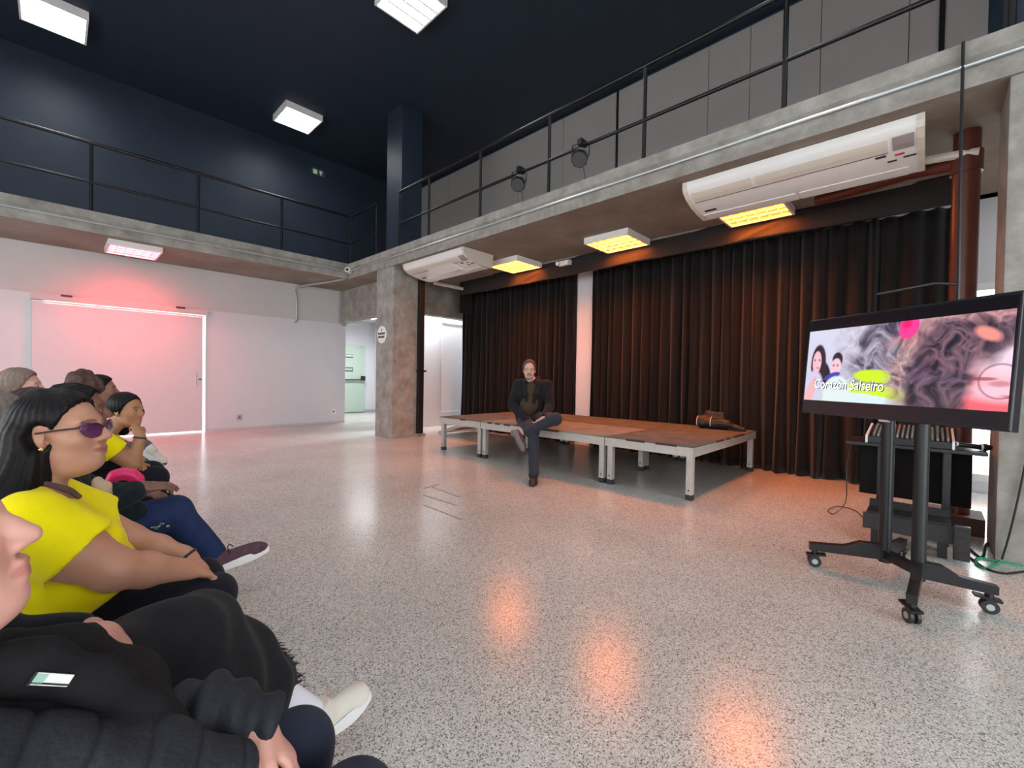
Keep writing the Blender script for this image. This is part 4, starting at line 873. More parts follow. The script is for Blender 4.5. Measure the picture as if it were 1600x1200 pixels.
YEL = cloth('yellow_cotton', 240, 224, 10, bump=.05, var=.05); part('t_shirt', S, .0065, YEL, t3, lambda P: f1(P)*np.clip((.72-P[:, 2])*6, .15, 1)+f2(P)+.006*np.sin(P[:, 2]*70+P[:, 0]*25)*np.clip((.62-P[:, 2])*8, 0, 1)*np.clip((.02-P[:, 0])*8+.4, 0, 1))
BLK = cloth('black_cotton', 27, 29, 38)
S = Sdf(); S.ell((-.08, 1.96, .435), [.175, .21, .105])
for a, b in ((A3(-.05, 1.87, .43), kn), (A3(-.05, 2.05, .43), kn2)): S.cap(a, b, .10, .075, .04); S.cap(b, b+A3(.02, 0, -.30), .07, .055, .03)
part('trousers', S, .008, BLK, t3, wave(13, 22, .005))
for k in (kn, kn2): shoe(t3, k+A3(-.02, 0, -.39), k+A3(.20, 0, -.39), (0, 0, 1), .9, BLK, M_RUBBER)
# hair: swept back, long
S = hair_cap(hd, .012)
S.ell(hd.w(-.055, 0, .0), [.07, .085, .09], hd.R, .03); S.chain([hd.w(-.06, -.02, -.03), hd.w(-.08, -.04, -.11), (-.10, 1.90, .82), (-.11, 1.90, .72)], [.07, .07, .065, .035], .04)
S.chain([hd.w(-.06, -.065, -.01), hd.w(-.06, -.078, -.10), (-.085, 1.835, .80), (-.09, 1.82, .72)], [.035, .036, .028, .012], .03)
S.ell(hd.w(-.005, -.09, -.012), [.03, .03, .04], hd.R, .015, sub=True)
part('hair', S, .0055, M_HBLACK, t3, strands(hd.c+A3(-.03, 0, 0), .0018, 80))
# sunglasses
gl = thing('sunglasses', 'violet tinted sunglasses worn by the woman in the yellow T-shirt', 'glasses', hd.w(.1, 0, 0)); gl.parent = t3; gl.matrix_parent_inverse = t3.matrix_basis.inverted(); del gl['category']
M_LENSV = mat('violet_lens', srgb(92, 44, 84), .12, spec=.6); M_GFR = mat('glasses_frame', srgb(50, 32, 40), .3, metal=.3)
bpy.data.objects.remove(gl)
gf = MB()
for y in (-1, 1):
    S = Sdf(); Rr = hd.R@frame(y*16, 0); S.ell(hd.w(.1, y*.034, -.004), [.0045, .034, .025], Rr); S.ell(hd.w(.094, y*.058, .006), [.004, .016, .015], Rr, .01)
    part('glasses_lens', S, .0028, M_LENSV, t3)
    gf.tube(spline([hd.w(.108, y*.006, .002), hd.w(.107, y*.03, .015), hd.w(.094, y*.064, .014), hd.w(.085, y*.076, .008)], 5), .0022, 6)
    gf.tube([hd.w(.085, y*.077, .008), hd.w(.03, y*.083, .006), hd.w(-.015, y*.083, .002)], .0026, 6)
gf.tube([hd.w(.109, -.007, .003), hd.w(.112, 0, .005), hd.w(.109, .007, .003)], .0025, 6); gf.build('glasses_frame', M_GFR, t3, smooth=True)
S = Sdf(); S.ell(hd.w(-.004, -.083, -.045), .007); part('earring', S, .002, mat('gold', srgb(214, 180, 120), .25, metal=.9), t3)
# bracelet and scarf strap round the neck
dv = nrm(G(335, 908, 1.93)-wr2); a1 = nrm(np.cross(dv, [0, 0, 1])); a2 = np.cross(dv, a1); MB().tube([wr2+(a1*math.cos(a)+a2*math.sin(a))*.034 for a in np.linspace(0, 2*math.pi, 17)], .005, 6).build('bracelet', M_BLKPLAS, t3, smooth=True)
MB().tube(spline([hd.w(-.05, -.06, -.12), (-.03, 1.885, .87), (.03, 1.90, .835), (.055, 1.94, .80)], 6), .009, 8).build('scarf', cloth('brown_scarf', 96, 76, 78), t3, smooth=True)
chair('black chair under the woman in yellow with sunglasses', -.05, 1.95, 0, .33)
# ================================================================== person in the black quilted jacket
SK = (216, 162, 146)
t1 = thing('person', 'person in open black quilted jacket with hands resting in the lap', 'person', (-.15, .85, 0), 'seated audience')
nose = G(64, 834, .86); R1 = frame(-4, 12); hd = Head(nose-R1@A3(.124, 0, -.03)*.95, R1, .95, SK, (196, 120, 112), chub=.006)
S = Sdf(); hd.add(S); S.cap(hd.w(-.03, 0, -.06), (-.15, .86, .84), .056, .065, .03); S.ell(hd.w(.02, 0, -.11), [.05, .05, .035], hd.R, .03)
S.cap((-.2, .86, .72), (-.10, .86, .50), .13, .15, .05); S.cap((-.25, .70, .74), (-.2, 1.03, .75), .06, .06, .05)
wl_ = G(398, 1142, .87); wr_ = G(372, 1214, .80)
eL = A3(.06, 1.02, .55); eR = G(20, 1258, .80)
S.cap((-.14, 1.03, .74), eL, .05, .045, .02); S.cap(eL, wl_, .042, .03, .02); S.cap((-.25, .70, .73), eR, .05, .045); S.cap(eR, wr_, .042, .03, .02)
hand(S, wl_, G(462, 1192, .82)-wl_, (-.5, -.2, -1), (.5, -1, .6), .92, (.35, .6, .5), thumb=.5)
hand(S, wr_, G(430, 1222, .84)-wr_, (0, .2, -1), (.3, 1, .2), .92, (.35, .6, .5))
k1 = A3(*G(462, 1172, .93)); k1b = A3(k1[0]+.02, .72, k1[2]-.0)
for a, b in ((A3(-.08, .95, .43), k1), (A3(-.08, .75, .43), k1b)): S.cap(a, b, .08, .06); S.cap(b, A3(b[0]+.02, b[1], .08), .05, .035); S.cap(A3(b[0]+.02, b[1], .04), A3(b[0]+.13, b[1], .03), .03, .024)
finish(S, .0048, t1, hd, SK); hd.eyes(t1)
S = hair_cap(hd, .012); part('hair', S, .007, M_HDBR, t1, strands(hd.c, .003, 60))
JK = mat('black_quilted_nylon', srgb(30, 29, 31), .8, spec=.15, var=.25, vscale=9, bump=.25, bscale=90); JK2 = mat('quilted_side_nylon', srgb(40, 43, 50), .65, spec=.25, var=.2, vscale=9, bump=.25, bscale=120)
def outl(*pl): return [G(x, y, Y) for x, y, Y in pl]
top = outl((8, 1018, .93), (95, 1034, .94), (195, 1086, .95), (278, 1138, .97))
S = Sdf(); S.cap((-.22, .87, .72), (-.13, .87, .48), .155, .18); S.cap((-.26, .70, .735), (-.2, 1.03, .745), .07, .075, .06)
S.chain(top, [.035, .045, .05, .03], .04); S.chain([top[1]+A3(-.06, -.1, -.10), top[2]+A3(-.05, -.1, -.09), top[3]+A3(-.05, -.08, -.05)], [.08, .075, .055], .05)
q = outl((0, 1140, .86), (150, 1145, .86), (290, 1165, .86)); S.chain([p+A3(0, 0, -.05) for p in q], [.09, .085, .06], .06)
wj = wave(21, 14, .008); wj2 = wave(22, 40, .003); part('jacket', S, .007, JK, t1, lambda P: wj(P)+wj2(P))
from mathutils.bvhtree import BVHTree
def on_mesh(obj, x, y):
    bv = BVHTree.FromPolygons([v.co[:] for v in obj.data.vertices], [p.vertices[:] for p in obj.data.polygons]); r = ROT@np.array([(x-CX)/F, -(y-CY)/F, -1.0]); h, n, _, _ = bv.ray_cast(Vector(CAM), Vector(nrm(r))); return (np.array(h), np.array(n)) if h else (None, None)
# lapel roll running from the neck to the waist
lp = outl((-5, 1036, .88), (60, 1036, .87), (150, 1064, .86), (230, 1108, .86), (285, 1140, .88)); S = Sdf(); S.chain([p+A3(0, -.01, .0) for p in lp], [.028, .03, .03, .026, .014], .03); part('lapel', S, .005, JK, t1, wave(23, 45, .003))
jk = [o for o in t1.children if o.name.startswith('jacket')][0]
lq = [o for o in t1.children if o.name.startswith('lapel')][0]
def first(x, y): return min([q for q in (on_mesh(jk, x, y), on_mesh(lq, x, y)) if q[0] is not None]+[(CAM+99, None)], key=lambda q: np.linalg.norm(q[0]-CAM))
h_, n_ = first(80, 1060); h2, _ = first(96, 1061)
if n_ is not None and _ is not None:
    ax = nrm(h2-h_); ay = nrm(np.cross(n_, ax)); lb = MB().obox(h_+n_*.004, ax, ay, n_, .042, .014, .002).build('brand_tag', M_PLASW, t1); MB().obox(h_+n_*.0055-ax*.0135, ax, ay, n_, .012, .012, .001).build('tag_patch', mat('tag_green', srgb(150, 190, 170), .6), lb); MB().obox(h_+n_*.0055-ax*.021, ax, ay, n_, .003, .016, .001).build('tag_edge', M_INK, lb); MB().obox(h_+n_*.0055-ay*.0045, ax, ay, n_, .044, .002, .001).build('tag_edge', M_INK, lb)
S = Sdf(); c0 = wl_-nrm(G(462, 1192, .82)-wl_)*.0
pf = [A3(-.14, 1.03, .74), eL, G(330, 1118, .92), G(408, 1132, .88)]; S.chain(pf, [.075, .07, .058, .05], .03); S.plane(G(416, 1136, .87), nrm(G(440, 1150, .86)-G(380, 1122, .88)))
part('sleeve', S, .005, JK2, t1, lambda P: .006*np.sin(((P-pf[1])@nrm(pf[3]-pf[1]))*120))
S = Sdf(); rs_ = outl((-80, 1240, .79), (60, 1226, .80), (220, 1216, .805), (350, 1210, .80)); S.chain([A3(-.26, .70, .72)]+rs_, [.07, .07, .07, .062, .05], .04)
dR = nrm(rs_[-1]-rs_[-2]); part('sleeve', S, .005, JK2, t1, lambda P: -.006*np.exp(-((((P-rs_[0])@dR*14) % 1-.5)/.08)**2)+wj2(P))
NAV = cloth('navy_cotton', 42, 48, 64)
S = Sdf(); S.ell((-.12, .85, .44), [.16, .2, .11])
for a, b in ((A3(-.08, .95, .43), k1), (A3(-.08, .75, .43), k1b)): S.cap(a, b, .095, .072, .04); S.cap(b, A3(b[0]+.02, b[1], .1), .068, .055, .03)
part('trousers', S, .007, NAV, t1, wave(24, 20, .004))
for b in (k1, k1b): shoe(t1, A3(b[0]-.04, b[1], .015), A3(b[0]+.19, b[1], .015), (0, 0, 1), .9, BLK, M_RUBBER)
chair('black chair under the person in the quilted jacket', -.12, .85, 0, .33)
# ================================================================== person in the long fringed black skirt
SK = (208, 156, 138)
t2 = thing('person', 'person in long black fringed skirt with legs crossed and a white sneaker', 'person', (-.22, 1.4, 0), 'seated audience')
R2 = frame(-3, 3); hd = Head((-.27, 1.41, 1.03), R2, .93, SK, (180, 110, 104)); S = Sdf(); hd.add(S); S.cap(hd.w(-.03, 0, -.06), (-.29, 1.41, .84), .05, .058, .03)
S.ell((-.29, 1.41, .68), [.11, .17, .17], k=.05); S.ell((-.26, 1.41, .5), [.13, .17, .14], k=.05); S.cap((-.29, 1.27, .77), (-.29, 1.55, .77), .055, .055, .05)
w2_ = G(158, 996, 1.30); S.cap((-.29, 1.26, .76), (-.12, 1.22, .58), .05, .045); S.cap((-.12, 1.22, .58), w2_, .042, .03, .02)
hand(S, w2_, G(215, 1008, 1.34)-w2_, (0, .2, -1), (.4, 1, .2), .9, (.45, .6, .4))
S.cap((-.29, 1.56, .76), (-.1, 1.58, .56), .05, .045); S.cap((-.1, 1.58, .56), (.06, 1.46, .57), .042, .03)
ka = G(318, 985, 1.40); an = G(478, 1112, 1.36); S.cap((-.2, 1.33, .45), ka, .08, .058); S.cap(ka, an, .055, .034, .02)
S.cap((-.2, 1.48, .43), (.2, 1.47, .42), .08, .06); S.cap((.2, 1.47, .42), (.24, 1.46, .06), .05, .036); S.cap((.24, 1.46, .04), (.34, 1.46, .03), .03, .024)
finish(S, .006, t2, hd, SK); S = hair_cap(hd, .014); part('hair', S, .008, M_HBROWN, t2, strands(hd.c, .003, 60))
S = Sdf(); S.ell((-.29, 1.41, .66), [.13, .19, .19]); S.cap((-.29, 1.25, .765), (-.29, 1.57, .765), .065, .065, .05); S.ell((-.27, 1.41, .5), [.14, .19, .13], k=.05); S.cap((-.29, 1.25, .76), (-.12, 1.22, .58), .062, .056, .03); S.cap((-.12, 1.22, .58), w2_*.85+A3(-.12, 1.22, .58)*.15, .055, .045, .03); S.cap((-.29, 1.57, .76), (-.1, 1.58, .56), .062, .056, .03); S.cap((-.1, 1.58, .56), (.04, 1.48, .57), .055, .04, .03)
part('top', S, .009, BLK, t2, wave(31, 20, .005))
BSK = cloth('black_wool', 36, 36, 38, var=.2, bump=.3)
S = Sdf(); S.ell((-.2, 1.40, .44), [.15, .2, .12]); S.cap((-.17, 1.34, .47), G(300, 985, 1.38), .11, .09, .05); S.cap((-.17, 1.48, .45), (.2, 1.47, .43), .10, .09, .05)
kk = [G(322, 990, 1.40), G(378, 1032, 1.40), G(418, 1066, 1.38), G(445, 1105, 1.36)]; S.chain(kk, [.082, .088, .07, .045], .04)
S.chain([G(300, 1000, 1.36), G(340, 1075, 1.34), G(395, 1125, 1.33)], [.085, .09, .06], .05); S.cap((.22, 1.45, .42), (.26, 1.45, .2), .085, .075, .05)
wk = wave(33, 13, .007); part('skirt', S, .0065, BSK, t2, lambda P: wk(P)+.006*np.sin(P[:, 1]*50+P[:, 0]*38-P[:, 2]*20))
fr = MB()
for k in range(46):
    f = k/45; b = spline([G(428, 1002, 1.40), G(447, 1030, 1.40), G(459, 1060, 1.39), G(466, 1095, 1.37)], 15)[k]; b = np.array(b)+RNG.normal(0, .004, 3); e = b+A3(.022+RNG.normal(0, .006), -.008+RNG.normal(0, .006), -.004+RNG.normal(0, .012)); fr.tube([b-(e-b)*.6, (b+e)/2+RNG.normal(0, .002, 3), e], [.0022, .0018, .0008], 4)
fr.build('fringe', BSK, t2, kind='stuff')
S = Sdf(); S.cap(G(446, 1090, 1.36), G(484, 1112, 1.36), .042, .04); part('sock', S, .005, mat('white_sock', srgb(222, 224, 232), .9), t2)
WSH = mat('white_mesh', srgb(222, 216, 204), .75, var=.06, vscale=60, bump=.2, bscale=300)
hl = G(492, 1152, 1.36); te = G(578, 1083, 1.36); shoe(t2, hl, te, G(500, 1040, 1.36)-G(540, 1110, 1.36), .95, WSH, M_PLASW, mat('pink_lace', srgb(206, 164, 160), .8))
shoe(t2, (.2, 1.46, .015), (.43, 1.46, .015), (0, 0, 1), .9, WSH, M_PLASW)
chair('black chair under the person in the fringed skirt', -.24, 1.41, 0, .33)
# ================================================================== woman in jeans with the curly bun
SK = (124, 86, 72)
t4 = thing('person', 'woman in dark teal top and blue jeans with a curly bun, legs crossed', 'person', (0, 2.76, 0), 'seated audience')
hd = Head((.075, 2.77, 1.018), frame(-12, 2), .95, SK, (112, 62, 58)); S = Sdf(); hd.add(S); S.cap(hd.w(-.03, 0, -.07), (.0, 2.78, .83), .05, .06, .03)
S.ell((-.02, 2.78, .68), [.12, .18, .17], k=.05); S.ell((.0, 2.78, .52), [.14, .18, .13], k=.05); S.cap((-.01, 2.63, .775), (-.01, 2.93, .775), .055, .055, .05); S.ell((-.04, 2.78, .43), [.15, .19, .1], k=.04)
ea = A3(.10, 2.58, .60); wa = G(222, 762, 2.62); S.cap((-.01, 2.61, .76), ea, .052, .046); S.cap(ea, wa, .044, .03, .02); hand(S, wa, G(262, 758, 2.62)-wa, (.1, .3, -1), (.2, .6, 1), .92, (.2, .35, .3))
eb = A3(.14, 2.96, .6); S.cap((-.01, 2.95, .76), eb, .052, .046); S.cap(eb, (.3, 2.82, .60), .044, .03); hand(S, (.3, 2.82, .60), (.6, -.6, -.1), (0, 0, -1), (.6, .6, 0), .92)
kc = G(272, 800, 2.70); ac = G(338, 868, 2.66); S.cap((.0, 2.70, .46), kc, .085, .062); S.cap(kc, ac, .058, .036, .02)
S.cap((.0, 2.87, .44), (.42, 2.86, .42), .08, .06); S.cap((.42, 2.86, .42), (.44, 2.86, .06), .055, .036); S.cap((.44, 2.86, .04), (.55, 2.86, .03), .03, .025)
finish(S, .0065, t4, hd, SK); hd.eyes(t4)
S = hair_cap(hd, .013); part('hair', S, .006, M_HBLACK, t4, curls(41, .004))
S = Sdf(); bc = G(130, 599, 2.82); S.ell(bc, [.066, .062, .05]); S.ell(bc+A3(.03, 0, -.02), [.04, .045, .035], k=.03); S.cap(bc, hd.w(-.02, .02, .08), .04, .04, .03); part('hair_bun', S, .005, mat('bun_brown', srgb(92, 64, 58), .65, spec=.3, col2=srgb(54, 38, 36), vscale=70), t4, curls(42, .015, 55))
TEAL = cloth('dark_teal_print', 34, 44, 48, var=.5, sc=30)
S = Sdf(); S.ell((-.02, 2.78, .67), [.14, .2, .18]); S.cap((-.01, 2.61, .77), (-.01, 2.95, .77), .065, .065, .05); S.ell((.01, 2.78, .51), [.16, .2, .13], k=.05); S.cap((-.01, 2.60, .76), ea, .066, .06, .03); S.cap(ea, wa*.85+ea*.15, .058, .05, .03); S.cap((-.01, 2.96, .76), eb, .066, .06, .03); S.cap(eb, (.27, 2.84, .6), .058, .05, .03); S.cap((.1, 2.66, .56), (.26, 2.66, .55), .06, .05, .04)
part('blouse', S, .0075, TEAL, t4, wave(43, 22, .005))
DEN = mat('blue_denim', srgb(40, 54, 92), .85, spec=.15, var=.2, vscale=16, bump=.25, bscale=350)
S = Sdf(); S.ell((-.04, 2.78, .44), [.16, .2, .105]); S.cap((.0, 2.70, .46), kc, .10, .078, .04); sh_e = ac+(kc-ac)*.06; S.cap(kc, sh_e, .074, .052, .03); S.cap((.0, 2.87, .44), (.42, 2.86, .42), .095, .075, .04); S.cap((.42, 2.86, .42), (.44, 2.86, .12), .07, .058, .03)
part('jeans', S, .007, DEN, t4, wave(44, 24, .004))
gm = MB()
for k in range(9):
    p = G(220+RNG.random()*44, 818+RNG.random()*8, 2.60); gm.obox(p, (1, 0, 0), (0, 1, 0), (0, 0, 1), .012, .006, .008)
gm.build('sequins', mat('sequin', srgb(190, 200, 190), .2, metal=.8), t4, kind='stuff')
MAR = mat('maroon_mesh', srgb(96, 62, 74), .8, col2=srgb(72, 48, 60), vscale=40, bump=.3, bscale=300); h4 = G(325, 893, 2.65); e4 = G(420, 858, 2.65)
S = Sdf(); S.cap(ac, ac+(h4-ac)*.35+A3(.01, 0, 0), .036, .034); part('sock', S, .006, mat('grey_sock', srgb(200, 196, 200), .9), t4)
shoe(t4, h4, e4, G(340, 830, 2.65)-G(352, 890, 2.65), .95, MAR, M_PLASW, mat('dark_lace', srgb(60, 30, 44), .8)); shoe(t4, (.38, 2.86, .015), (.61, 2.86, .015), (0, 0, 1), .92, MAR, M_PLASW)
# pale scarf end over the near arm and black strap in the hand
S = Sdf(); S.chain([G(150, 752, 2.50), G(163, 765, 2.50), G(165, 785, 2.50)], [.02, .026, .018], .02); part('scarf', S, .005, cloth('beige_scarf', 196, 170, 142), t4, wave(45, 90, .006))
MB().tube(spline([G(256, 757, 2.62), G(262, 762, 2.62), G(268, 775, 2.62)], 5), .004, 6).build('strap', M_CABLE, t4)
chair('black chair under the woman in jeans', -.04, 2.78, 0, .33)
pk = thing('chair', 'bright pink plastic chair between the woman in jeans and the smiling woman', 'chair', (.33, 3.2, 0)); M_PINK = mat('pink_plastic', srgb(236, 40, 110), .4)
pts = [G(172, 752, 3.12), G(180, 743, 3.12), G(192, 740, 3.12), G(206, 742, 3.12), G(214, 749, 3.12), G(216, 775, 3.12)]
S = Sdf(); S.chain(pts, [.024, .026, .027, .028, .028, .026], .02); part('backrest', S, .007, M_PINK, pk)
x0, x1 = pts[1][0], pts[4][0]
MB().box(x0-.01, x1+.01, 3.13, 3.36, .33, .36).build('seat', M_PINK, pk, bevel=.008)
for x in (x0, x1):
    MB().tube([(x, 3.34, 0), (x, 3.34, .34)], .011, 8).build('leg', M_PINK, pk); MB().tube([(x, 3.15, 0), (x, 3.14, .34), (x, 3.12, .58)], .011, 8).build('leg', M_PINK, pk)
# ================================================================== woman in yellow leaning on her hand
SK = (176, 128, 94)
t5 = thing('person', 'smiling woman in yellow sleeves and black vest resting her chin on her hand', 'person', (.25, 4.0, 0), 'seated audience')
hd = Head((.345, 3.98, .935), frame(-42, -3), .92, SK, (176, 96, 90), smile=1.); S = Sdf(); hd.add(S); S.cap(hd.w(-.03, 0, -.06), (.24, 4.0, .78), .048, .056, .03)
S.ell((.18, 4.0, .64), [.12, .17, .16], k=.05); S.ell((.12, 4.0, .48), [.14, .18, .13], k=.05); S.cap((.22, 3.85, .735), (.22, 4.15, .735), .05, .05, .05)
e5 = G(207, 724, 3.83); w5 = G(219, 682, 3.85); S.cap((.22, 3.83, .72), e5, .058, .048); S.cap(e5, w5, .045, .03, .02); hand(S, w5, hd.w(.07, -.03, -.085)-w5+A3(0, 0, .03), (-.3, .6, .2), (1, 0, 0), .85, (.7, 1.0, .7))
S.cap((.22, 4.17, .72), (.42, 4.14, .55), .055, .045); S.cap((.42, 4.14, .55), (.38, 3.93, .55), .042, .03, .02); hand(S, A3(.40, 3.95, .56), (.1, -1, 0), (0, 0, -1), (1, 0, 0), .85, (.3, .5, .4))
S.cap((.12, 3.9, .45), (.48, 3.88, .47), .08, .06); S.cap((.12, 4.1, .45), (.5, 4.1, .47), .08, .06)
for y in (3.88, 4.1): S.cap((.49, y, .46), (.48, y, .07), .055, .035); S.cap((.48, y, .04), (.58, y, .03), .03, .024)
finish(S, .007, t5, hd, SK); hd.eyes(t5)
S = hair_cap(hd, .012); S.chain([hd.w(-.04, .04, .04), hd.w(-.06, .05, -.06), hd.w(-.06, .06, -.16)], [.06, .06, .04], .03); S.chain([hd.w(.02, .075, .05), hd.w(.035, .085, -.02), hd.w(.03, .08, -.09)], [.02, .02, .015], .02); part('hair', S, .007, M_HBLACK, t5, strands(hd.c, .002, 70))
S = Sdf(); S.ell((.18, 4.0, .63), [.135, .185, .17]); S.cap((.22, 3.84, .73), (.22, 4.16, .73), .058, .058, .05); S.ell((.12, 4.0, .47), [.16, .2, .12], k=.05); part('vest', S, .009, BLK, t5, wave(51, 20, .004))
for a, b in ((A3(.22, 3.83, .725), e5), (A3(.22, 4.17, .725), A3(.42, 4.14, .55))):
    S = Sdf(); d = b-a; e = a+d*.42; S.cap(a-d*.12+A3(0, 0, .012), e+d*.15, .074, .076, cut=(e, nrm(d))); part('sleeve', S, .007, YEL, t5, wave(52, 25, .003))
S = Sdf(); S.ell((.1, 4.0, .44), [.16, .2, .1])
for y in (3.88, 4.1): S.cap((.12, y, .45), (.49, y, .47), .095, .078, .04); S.cap((.49, y, .46), (.48, y, .1), .07, .055, .03)
part('trousers', S, .009, BLK, t5, wave(53, 20, .004))
for y in (3.88, 4.1): shoe(t5, (.42, y, .015), (.65, y, .015), (0, 0, 1), .9, BLK, M_PLASW)
dv = nrm(w5-e5); a1 = nrm(np.cross(dv, [1, 0, 0])); a2 = np.cross(dv, a1); MB().tube([w5-dv*.01+(a1*math.cos(a)+a2*math.sin(a))*.034 for a in np.linspace(0, 2*math.pi, 17)], .006, 6).build('bracelet', M_BLKPLAS, t5, smooth=True)
chair('black chair under the smiling woman with the black vest', .1, 4.0, 0, .33)
# ================================================================== heads further back
def back_person(label, c, yaw, sk, hairm, top, hs=.95, legs=None, hdisp=None, pitch=0, extra=None, hair=True):
    c = A3(*c); b = A3(c[0]-.10, c[1], 0); t = thing('person', label, 'person', b, 'seated audience'); hd = Head(c, frame(yaw, pitch), hs, sk, tuple(int(v*.78) for v in sk)); S = Sdf(); hd.add(S)
    z = c[2]-1.02; P = lambda x, y, zz: A3(b[0]+x, b[1]+y, zz+z*(zz > .5))
    S.cap(hd.w(-.03, 0, -.07), P(0, 0, .83), .05, .058, .03); S.ell(P(0, 0, .68), [.11, .17, .17], k=.05); S.ell(P(0, 0, .5), [.13, .17, .14], k=.05); S.cap(P(0, -.15, .775), P(0, .15, .775), .052, .052, .05)
    kl = [(A3(b[0]+.05, b[1]+s*.09, .43), A3(b[0]+.42, b[1]+s*.1, .42), A3(b[0]+.44, b[1]+s*.1, .08)) for s in (-1, 1)]
    if legs: kl[0] = (kl[0][0],)+legs
    for s, (h_, k_, a_) in zip((-1, 1), kl):
        e_ = P(.08, s*.2, .55); w_ = P(.28, s*.08, .53); S.cap(P(0, s*.17, .76), e_, .048, .043); S.cap(e_, w_, .04, .028, .02); hand(S, w_, (1, -s*.4, -.3), (0, 0, -1), (0, -s, 0), .85)
        S.cap(h_, k_, .078, .058); S.cap(k_, a_, .052, .034, .02)
    finish(S, .0085, t, hd, sk); hd.eyes(t)
    if hair: S = hair_cap(hd, .014); (extra(S, hd) if extra else None); part('hair', S, .007, hairm, t, hdisp or strands(hd.c, .003, 60))
    S = Sdf(); S.ell(P(0, 0, .67), [.13, .19, .18]); S.cap(P(0, -.165, .77), P(0, .165, .77), .062, .062, .05); S.ell(P(.01, 0, .5), [.15, .19, .13], k=.05)
    for s in (-1, 1): e_ = P(.08, s*.2, .55); S.cap(P(0, s*.17, .76), e_, .062, .056, .03); S.cap(e_, P(.25, s*.1, .53), .054, .045, .03)
    part('top', S, .01, top, t, wave(61, 20, .005))
    S = Sdf(); S.ell(A3(b[0], b[1], .44), [.15, .19, .1])
    for h_, k_, a_ in kl: S.cap(h_, k_, .092, .072, .04); S.cap(k_, k_*.1+a_*.9, .066, .052, .03)
    part('trousers', S, .01, extra_tr.get(label, BLK), t, wave(62, 20, .004))
    for i, (h_, k_, a_) in enumerate(kl):
        if i == 0 and legs: continue
        shoe(t, (a_[0]-.05, a_[1], .015), (a_[0]+.17, a_[1], .015), (0, 0, 1), .9, BLK, M_RUBBER)
    chair('black chair under the '+label.split(' seated')[0], b[0], b[1], 0, .33)
    return t, hd
extra_tr = {}
GRY = cloth('grey_knit', 104, 104, 108); WIN = cloth('wine_knit', 92, 52, 58); OLI = cloth('grey_teal_knit', 84, 100, 104)
L6 = 'dark haired person in grey trousers seated beyond the smiling woman'; extra_tr[L6] = GRY
k6 = G(222, 700, 4.75); a6 = G(222, 713, 4.62)
t6, h6 = back_person(L6, (.275, 5.0, 1.045), -10, (150, 106, 90), M_HBLACK, GRY, .92, legs=(k6, a6))
shoe(t6, G(222, 706, 4.6), G(256, 728, 4.6), (.3, -.2, .9), .85, WSH, M_PLASW, None, M_BLKPLAS)
t8, h8 = back_person('ash blond person seated by the left edge of the sliding door', (-.15, 4.5, 1.085), -14, (206, 158, 144), M_HBLOND, GRY, .95)
t9, h9 = back_person('reddish brown haired person seated behind the woman with sunglasses', (-.055, 3.5, .965), 8, (190, 140, 120), M_HDBR, WIN, .95, extra=lambda S, hd: S.ell(hd.w(-.03, 0, .04), [.115, .1, .1], hd.R, .03))
t10, h10 = back_person('grey haired pale person seated close behind the woman with sunglasses', (-.145, 2.38, 1.0), -6, (200, 148, 126), M_HGREY, OLI, .95)
# ================================================================== man on the stage edge
SK = (206, 164, 148)
tm = thing('person', 'bearded man in dark jacket sitting on the stage edge with one leg crossed', 'person', (4.55, 3.9, ZST), None)
fy = 212; Rm = frame(222, -6); fm = A3(math.cos(math.radians(fy)), math.sin(math.radians(fy)), 0); lm = A3(-fm[1], fm[0], 0)
hc = A3(4.45, 3.90, 0); hc[2] = 1.315; hc[:2] = U(827, 577, 0, 4.47)[:2]
hd = Head(hc, Rm, 1.06, SK, (150, 96, 92), (90, 80, 76), stubble=(150, 142, 136)); S = Sdf(); hd.add(S)
pc = A3(4.56, 4.0, ZST); ch = A3(4.56, 3.97, 1.0)
S.cap(hd.w(-.03, 0, -.06), ch+A3(-.02, -.01, .12), .056, .066, .03); S.ell(ch, [.13, .2, .19], frame(fy), .05); S.ell(pc+A3(-.02, -.01, .25), [.14, .15, .16], frame(fy), .05); S.ell(pc+A3(0, 0, .11), [.15, .19, .11], frame(fy), .05)
sR = ch-lm*.2+A3(0, 0, .10); sL = ch+lm*.2+A3(0, 0, .10); S.cap(sR, sL, .06, .06, .05)
eLm = sL+lm*.06+fm*.10+A3(0, 0, -.27); wLm = U(848, 655, 0, 4.25); eRm = sR-lm*.07+fm*.06+A3(0, 0, -.28); wRm = U(826, 662, 0, 4.28)
S.chain([sL, eLm], [.058, .048], .03); S.chain([eLm, wLm], [.046, .03], .02); S.chain([sR, eRm], [.058, .048], .03); S.chain([eRm, wRm], [.046, .03], .02)
hand(S, wLm, U(832, 660, 0, 4.2)-wLm, (.3, 0, -1), (-1, 0, .3), .95, (.3, .4, .3)); hand(S, wRm, U(845, 658, 0, 4.18)-wRm, (.3, 0, -1), (-1, .2, .3), .95, (.3, .4, .3))
kR = U(833, 676, 0, 4.12); fR = U(834, 742, 2, .09); kL = U(868, 655, 0, 4.22); aL = U(818, 676, 0, 4.02)
hR = pc-lm*.10+A3(0, 0, .09); hL = pc+lm*.10+A3(0, 0, .10)
S.cap(hR, kR, .085, .062, .03); S.cap(kR, fR, .055, .038, .02); S.cap(hL, kL, .085, .062, .03); S.cap(kL, aL, .055, .036, .02)
finish(S, .0065, tm, hd, SK); hd.eyes(tm)
